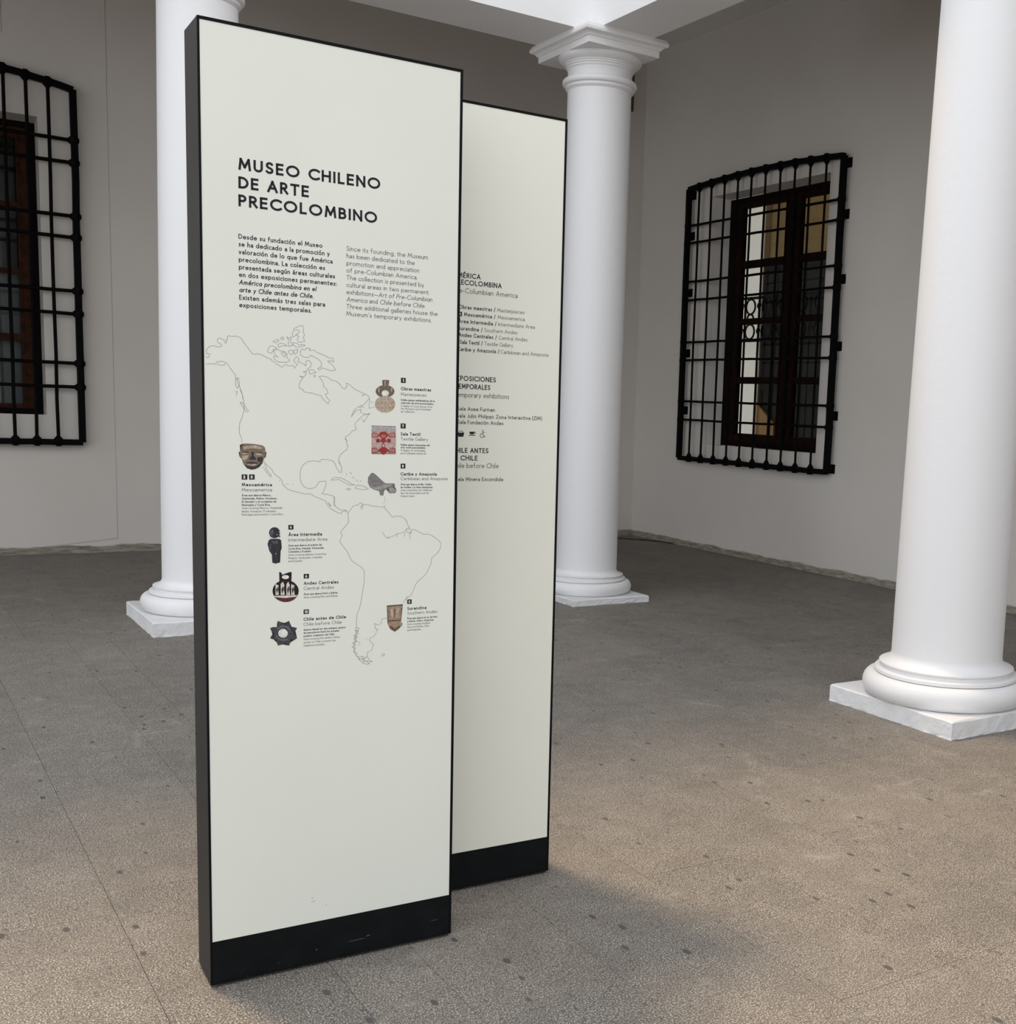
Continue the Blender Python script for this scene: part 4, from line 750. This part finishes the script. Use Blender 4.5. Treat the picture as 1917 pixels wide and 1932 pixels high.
g('W', 1.02, [(0, 1), (.25, 0), (.51, .8), (.77, 0), (1.02, 1)])
g('X', .62, [(0, 0), (.62, 1)], [(0, 1), (.62, 0)])
g('Z', .56, [(0, 1), (.56, 1), (0, 0), (.56, 0)])
r = X / 2
g('a', .56, arc(r, r, r * .95, r, 90, 450), [(.56, X), (.56, 0)])
G['ɑ'] = G['a']      # the italic keeps the one-storey letter
g('a', .43, [(.05, .52), (.12, .60), (.22, .62), (.35, .58), (.42, .46), (.43, .36), (.43, 0)], [(.43, .36), (.20, .34), (.05, .27), (.0, .16), (.06, .04), (.18, -.0), (.32, .04), (.43, .16)])
g('b', .58, [(0, 1.06), (0, 0)], arc(r, r, r * .95, r, 90, 450))
g('c', .46, arc(r, r, r * .97, r, 48, 312))
g('d', .58, arc(r - .02, r, r * .95, r, 90, 450), [(.58, 1.06), (.58, 0)])
g('e', .58, [(.02, r + .02), (.59, r + .02)] + arc(r, r, r * .95, r, 5, 318))
g('f', .32, [(.36, 1.04), (.26, 1.06), (.14, .98), (.12, .82), (.12, 0)], [(0, X), (.3, X)])
g('g', .56, arc(r - .02, r, r * .95, r, 90, 450), [(.56, X), (.56, -.08)] + arc(.3, -.08, .26, .22, 0, -140))
g('h', .46, [(0, 1.06), (0, 0)], [(0, .36)] + arc(.23, .37, .23, .25, 170, 0) + [(.46, 0)])
g('i', .0, [(0, 0), (0, X)], [(0, .84), (0, .86)])
g('j', .0, [(0, X), (0, -.12), (-.1, -.26)], [(0, .84), (0, .86)])
g('l', .0, [(0, 0), (0, 1.06)])
g('m', .78, [(0, 0), (0, X)], [(0, .38)] + arc(.2, .40, .19, .22, 170, 0) + [(.39, 0)], [(.39, .38)] + arc(.59, .40, .19, .22, 170, 0) + [(.78, 0)])
g('n', .44, [(0, 0), (0, X)], [(0, .36)] + arc(.22, .38, .22, .24, 170, 0) + [(.44, 0)])
g('o', .60, arc(r - .01, r, r * .97, r, 90, 450))
g('p', .58, [(0, X), (0, -.3)], arc(r, r, r * .95, r, 90, 450))
g('q', .56, arc(r - .02, r, r * .95, r, 90, 450), [(.56, X), (.56, -.3)])
g('r', .26, [(0, 0), (0, X)], [(0, .36), (.05, .52), (.15, .61), (.28, .62)])
g('s', .34, [(.32, .54), (.22, .62), (.08, .59), (.04, .47), (.12, .37), (.26, .29), (.33, .17), (.27, .03), (.12, -.0), (.0, .08)])
g('t', .28, [(.12, .86), (.12, .1), (.18, .0), (.28, .02)], [(0, X), (.27, X)])
g('u', .44, [(0, X), (0, .24)] + arc(.22, .24, .22, .24, 180, 360), [(.44, X), (.44, 0)])
g('v', .46, [(0, X), (.23, 0), (.46, X)])
g('w', .74, [(0, X), (.18, 0), (.37, .54), (.56, 0), (.74, X)])
g('x', .44, [(0, X), (.44, 0)], [(.44, X), (0, 0)])
g('y', .48, [(0, X), (.25, 0)], [(.48, X), (.12, -.3)])
g('z', .42, [(0, X), (.42, X), (0, 0), (.42, 0)])
g('.', .0, [(0, 0), (0, .03)]); g(',', .04, [(.04, .02), (0, -.14)]); g(':', .0, [(0, 0), (0, .03)], [(0, .5), (0, .53)])
g('-', .26, [(0, .32), (.26, .32)]); g('—', .8, [(0, .32), (.8, .32)]); g('’', .04, [(.04, 1.02), (0, .84)])
g('/', .34, [(0, -.15), (.34, 1.1)]); g('(', .16, [(.16, 1.12), (.03, .8), (0, .45), (.03, .1), (.16, -.22)]); g(')', .16, [(0, 1.12), (.13, .8), (.16, .45), (.13, .1), (0, -.22)])
g('1', .2, [(0, .8), (.2, 1), (.2, 0)]); g('2', .5, [(.03, .8)] + arc(.25, .74, .22, .26, 150, -20, 6) + [(0, 0), (.5, 0)])
g('3', .48, [(.04, .92), (.22, 1), (.4, .9), (.4, .66), (.2, .54)], [(.2, .54), (.44, .44), (.48, .2), (.3, 0), (.08, .02), (0, .12)])
g('4', .54, [(.4, 0), (.4, 1), (0, .3), (.54, .3)]); g('5', .48, [(.44, 1), (.1, 1), (.05, .56)] + arc(.22, .32, .26, .32, 110, -130, 8))
g('6', .54, arc(.27, .3, .27, .3, 90, 450), [(.02, .36), (.34, 1)]); g('7', .5, [(0, 1), (.5, 1), (.16, 0)])
g('8', .5, arc(.25, .75, .2, .24, 90, 450), arc(.25, .26, .25, .26, 90, 450))
ACC = {'á': 'a', 'é': 'e', 'í': 'i', 'ó': 'o', 'ú': 'u', 'Á': 'A', 'É': 'E', 'Ó': 'O'}
for k_, b_ in ACC.items():
    w_, st_ = G[b_]; st_ = list(st_)
    if b_ == 'i': st_ = st_[:1]
    y_ = .8 if b_.islower() else 1.14; xm = w_ / 2
    G[k_] = (w_, tuple(st_ + [[(xm - .04, y_), (xm + .12, y_ + .2)]]))

def ribbon(bm, pts, hw, cap=True, y=0.0):
    P_ = [Vector((p[0], p[1])) for p in pts]
    Q = [P_[0]]
    for p in P_[1:]:
        if (p - Q[-1]).length > 1e-7: Q.append(p)
    if len(Q) < 2: return
    closed = (Q[0] - Q[-1]).length < 1e-6 and len(Q) > 3
    if closed: Q = Q[:-1]
    n = len(Q)
    if cap and not closed:
        Q[0] = Q[0] + (Q[0] - Q[1]).normalized() * hw; Q[-1] = Q[-1] + (Q[-1] - Q[-2]).normalized() * hw
    L_, R_ = [], []
    for i in range(n):
        d0 = (Q[i] - Q[i - 1]).normalized() if (i > 0 or closed) else (Q[1] - Q[0]).normalized()
        d1 = (Q[(i + 1) % n] - Q[i]).normalized() if (i < n - 1 or closed) else d0
        t_ = d0 + d1
        if t_.length < .25:
            nn = Vector((-d0.y, d0.x)); s_ = 1
        else:
            t_.normalize(); nn = Vector((-t_.y, t_.x)); s_ = min(1.9, 1 / max(.3, nn.dot(Vector((-d0.y, d0.x)))))
        L_.append(bm.verts.new((Q[i].x + nn.x * hw * s_, y, Q[i].y + nn.y * hw * s_))); R_.append(bm.verts.new((Q[i].x - nn.x * hw * s_, y, Q[i].y - nn.y * hw * s_)))
    for i in range(n if closed else n - 1):
        j = (i + 1) % n; bm.faces.new((R_[i], R_[j], L_[j], L_[i]))
def runs(text, st):
    out = []; it = bool(st)
    for ch in text:
        if ch == '_': it = not it
        else: out.append(('ɑ' if it and ch == 'a' else ch, it))
    return out
def set_text(bm, text, st, u0, u1, z, cap, wt, y, hidden=0):
    # u0..u1 is the span of the text from its character number `hidden` on; what precedes it runs on to the left
    rs = runs(text, st); inner = cap * (1 - wt); SP = .16; tr = (wt + .13) / (1 - wt)
    gw = lambda part: sum(SP if ch == ' ' else G[ch][0] for ch, _ in part)
    n = len(rs) - hidden - 1
    k_ = (u1 - u0 - wt * cap) / ((gw(rs[hidden:]) + tr * n) * inner) if n > 0 else 1
    if n > 0 and k_ < .86:      # tight setting: take it from the spacing too
        tr *= .8; k_ = (u1 - u0 - wt * cap) / ((gw(rs[hidden:]) + tr * n) * inner)
    sx = inner * k_
    hw = cap * wt / 2; a = -(gw(rs[:hidden]) + tr * hidden)
    for ch, it in rs:
        if ch != ' ':
            for s_ in G[ch][1]:
                pts = []
                for (x_, y_) in s_:
                    zz = z + hw + y_ * inner; xx = u0 + hw + (a + x_) * sx
                    if it: xx += (zz - z) * .19
                    pts.append((xx, zz))
                # break the stroke at sharp corners so that each limb keeps its weight
                cur = [pts[0]]
                for i in range(1, len(pts) - 1):
                    cur.append(pts[i])
                    d0 = Vector(pts[i]) - Vector(pts[i - 1]); d1 = Vector(pts[i + 1]) - Vector(pts[i])
                    if d0.length > 0 and d1.length > 0 and d0.normalized().dot(d1.normalized()) < .45:
                        ribbon(bm, cur, hw, True, y); cur = [pts[i]]
                cur.append(pts[-1]); ribbon(bm, cur, hw, True, y)
        a += (SP if ch == ' ' else G[ch][0]) + tr

# ------------------------------------------------------------------ the two sign panels
SW, SH, SD = .6616, 2.4185, .153
def totem(loc, rz, label, cream):
    t = tag(empty('sign_panel', loc, rz), label, 'sign', 'freestanding museum sign panels')
    bm = new(); box(bm, (.0, .004, .008), (SW, SD, SH), None, .0015); obj('casing', bm, CASE, t)
    bm = new()
    for a, b in (((0, 0, .008), (.0052, .0045, SH)), ((SW - .0072, 0, .008), (SW, .0045, SH)), ((.0052, 0, SH - .0075), (SW - .0072, .0045, SH))): box(bm, a, b)
    obj('edge_strip', bm, EDGE, t)
    bm = new(); box(bm, (.0052, .0012, .1262), (SW - .0072, .0045, SH - .0075)); obj('face_board', bm, cream, t)
    bm = new(); box(bm, (.0052, .0004, .0085), (SW - .0072, .0045, .1255)); box(bm, (.0052, -.0016, .0085), (SW - .0072, .0004, .0125)); obj('kick_plate', bm, BASEB, t)
    bm = new(); box(bm, (.03, .02, 0), (SW - .03, SD - .02, .009)); obj('foot', bm, EDGE, t)
    return t
RZ = 0.5924 - YAW
front = totem((-4.1547, -5.2688, 0), RZ, 'tall cream museum sign panel with map and text, standing in front', CREAM)
cF, sF = cos(RZ), sin(RZ)
rear = totem((-3.0241 - SW * cF, -5.0105 - SW * sF, 0), RZ, 'tall cream museum directory panel standing behind the mapped one', CREAM2)
YF = .0008
def decal(name, m, parent, label=None):
    bm = new(); return bm
for P_, wt, st, tx, u0, u1, z, cap, *hid in TEXT:
    bold = wt > .12; dx = SW if P_ == 2 else 0.0
    nm = 'directory_line' if P_ == 2 else ('title_line' if cap >= 200 else 'paragraph_line' if cap > 100 else 'caption_line')
    bm = new()
    set_text(bm, tx, st, u0 * 1e-4 + dx, u1 * 1e-4 + dx, z * 1e-4, cap * 1e-4, wt, YF, hid[0] if hid else 0)
    obj(nm, bm, INK if bold else INKL, front if P_ == 1 else rear, recalc=False)
def number_box(bxs, parent, dx=0.0):
    for a, z0, b, z1, s_ in bxs:
        a, z0, b, z1 = a * 1e-4 + dx, z0 * 1e-4, b * 1e-4 + dx, z1 * 1e-4
        bm = new(); bm.faces.new([bm.verts.new(p) for p in ((a, YF, z0), (b, YF, z0), (b, YF, z1), (a, YF, z1))]); nb = obj('number_square', bm, INK, parent, recalc=False)
        bm = new(); h = (z1 - z0); cw = (b - a)
        wid = .5 if len(s_) > 1 else (.16 if s_ == '1' else .36)
        set_text(bm, s_, 0, (a + b) / 2 - cw * wid / 2 - .0006, (a + b) / 2 + cw * wid / 2 + .0006, z0 + h * .2, h * .6, .26, YF - .0003); obj('digit', bm, CREAM, nb, recalc=False)
number_box(BOXES, front); number_box(BOXES_REAR, rear, SW)
# coastline
rc = random.Random(5); bm = new()
for ln in COAST:
    pts = [Vector((p[0] * 1e-4, p[1] * 1e-4)) for p in ln]; out = [pts[0]]
    for a, b in zip(pts, pts[1:]):
        L_ = (b - a).length
        if L_ > .004:
            k_ = max(2, int(L_ / .003))
            for i in range(1, k_):
                nrm = Vector((-(b - a).y, (b - a).x)).normalized(); out.append(a + (b - a) * (i / k_) + nrm * rc.uniform(-.00055, .00055))
        out.append(b)
    out = [Vector((max(v.x, .0058), v.y)) for v in out]
    ribbon(bm, out, .00042, False, YF)
obj('map_outline', bm, COASTI, front, recalc=False)
PC = dict(board=(.735,.745,.665), brown=(.17, .125, .09), tan_light=(.38, .33, .27), sand=(.45, .36, .27), cream=(.66, .65, .56), textile_pink=(.50, .34, .31), textile_grey=(.42, .36, .37), textile_edge=(.13, .08, .08),
          red=(.30, .035, .04), ochre=(.42, .20, .06), stone=(.21, .195, .185), stone_light=(.32, .30, .28), stone_dark=(.07, .065, .06), mask_brown=(.20, .155, .115), mask_dark=(.045, .038, .033), mask_light=(.42, .34, .25),
          char=(.035, .032, .040), char_light=(.10, .095, .11), black=(.01, .01, .01), pinkish=(.30, .16, .15), pot_dark=(.022, .012, .016), maroon=(.10, .025, .03), star_grey=(.065, .066, .072), star_light=(.14, .14, .15),
          vase=(.33, .235, .165), vase_dark=(.13, .085, .055), vase_light=(.45, .35, .27))
LBL = dict(printed_bottle='printed picture of a brown stirrup bottle', printed_textile='printed picture of a pink and red woven textile', printed_carving='printed picture of a grey stone carving', printed_mask='printed picture of a brown stone face mask',
           printed_figurine='printed picture of a dark standing figurine', printed_pot='printed picture of a dark and cream two-spouted pot', printed_star='printed picture of a grey eight-pointed stone ring', printed_vase='printed picture of a tan tapered vase')
for k_, polys in PRINTS.items():
    bm = new(); ms = []; names = []
    for i, (cn, pts) in enumerate(polys):
        if cn not in names: names.append(cn); ms.append(mat('print_' + cn, PC[cn], .5, spec=.2, noise=.25, nscale=160))
        f = bm.faces.new([bm.verts.new((p[0] * 1e-4, YF - i * .000015, p[1] * 1e-4)) for p in pts]); f.material_index = names.index(cn)
    bmesh.ops.triangulate(bm, faces=bm.faces)
    bmesh.ops.recalc_face_normals(bm, faces=bm.faces)
    o = obj(k_, bm, ms, front, recalc=False); o['label'] = LBL[k_]
# service symbols on the rear panel
bm = new()
for p in ICON_FILLS: bm.faces.new([bm.verts.new((q_[0] * 1e-4 + SW, YF, q_[1] * 1e-4)) for q_ in p])
bmesh.ops.triangulate(bm, faces=bm.faces)
for p in ICON_LINES: ribbon(bm, [(q_[0] * 1e-4 + SW, q_[1] * 1e-4) for q_ in p], .0008, True, YF)
d_ = ICON_DOT; bm.faces.new([bm.verts.new((d_[0] * 1e-4 + SW + .0017 * cos(a * pi / 5), YF, d_[1] * 1e-4 + .0017 * sin(a * pi / 5))) for a in range(10)])
obj('service_symbols', bm, INK, rear, recalc=False)
# small scuffs on the front kick plate
bm = new()
for u_, z_, w_, h_ in ((.17, .030, .006, .0012), (.36, .048, .05, .0018), (.41, .053, .012, .003), (.60, .058, .02, .0015), (.09, .012, .003, .002), (.27, .044, .006, .003)):
    bm.faces.new([bm.verts.new(p) for p in ((u_, .0002, z_), (u_ + w_, .0002, z_ + h_ * .3), (u_ + w_ * .8, .0002, z_ + h_), (u_ + w_ * .1, .0002, z_ + h_ * .7))])
obj('scuff_marks', bm, mat('grey_scuff', (.10, .11, .11), .6), front, recalc=False)
bm = new()
for u_, z_ in ((.262, .196), (.262, .185), (.268, .186), (.300, .168)):
    bm.faces.new([bm.verts.new((u_ + .0012 * cos(a * pi / 3), YF, z_ + .0012 * sin(a * pi / 3))) for a in range(6)])
obj('specks', bm, INK, front, recalc=False)
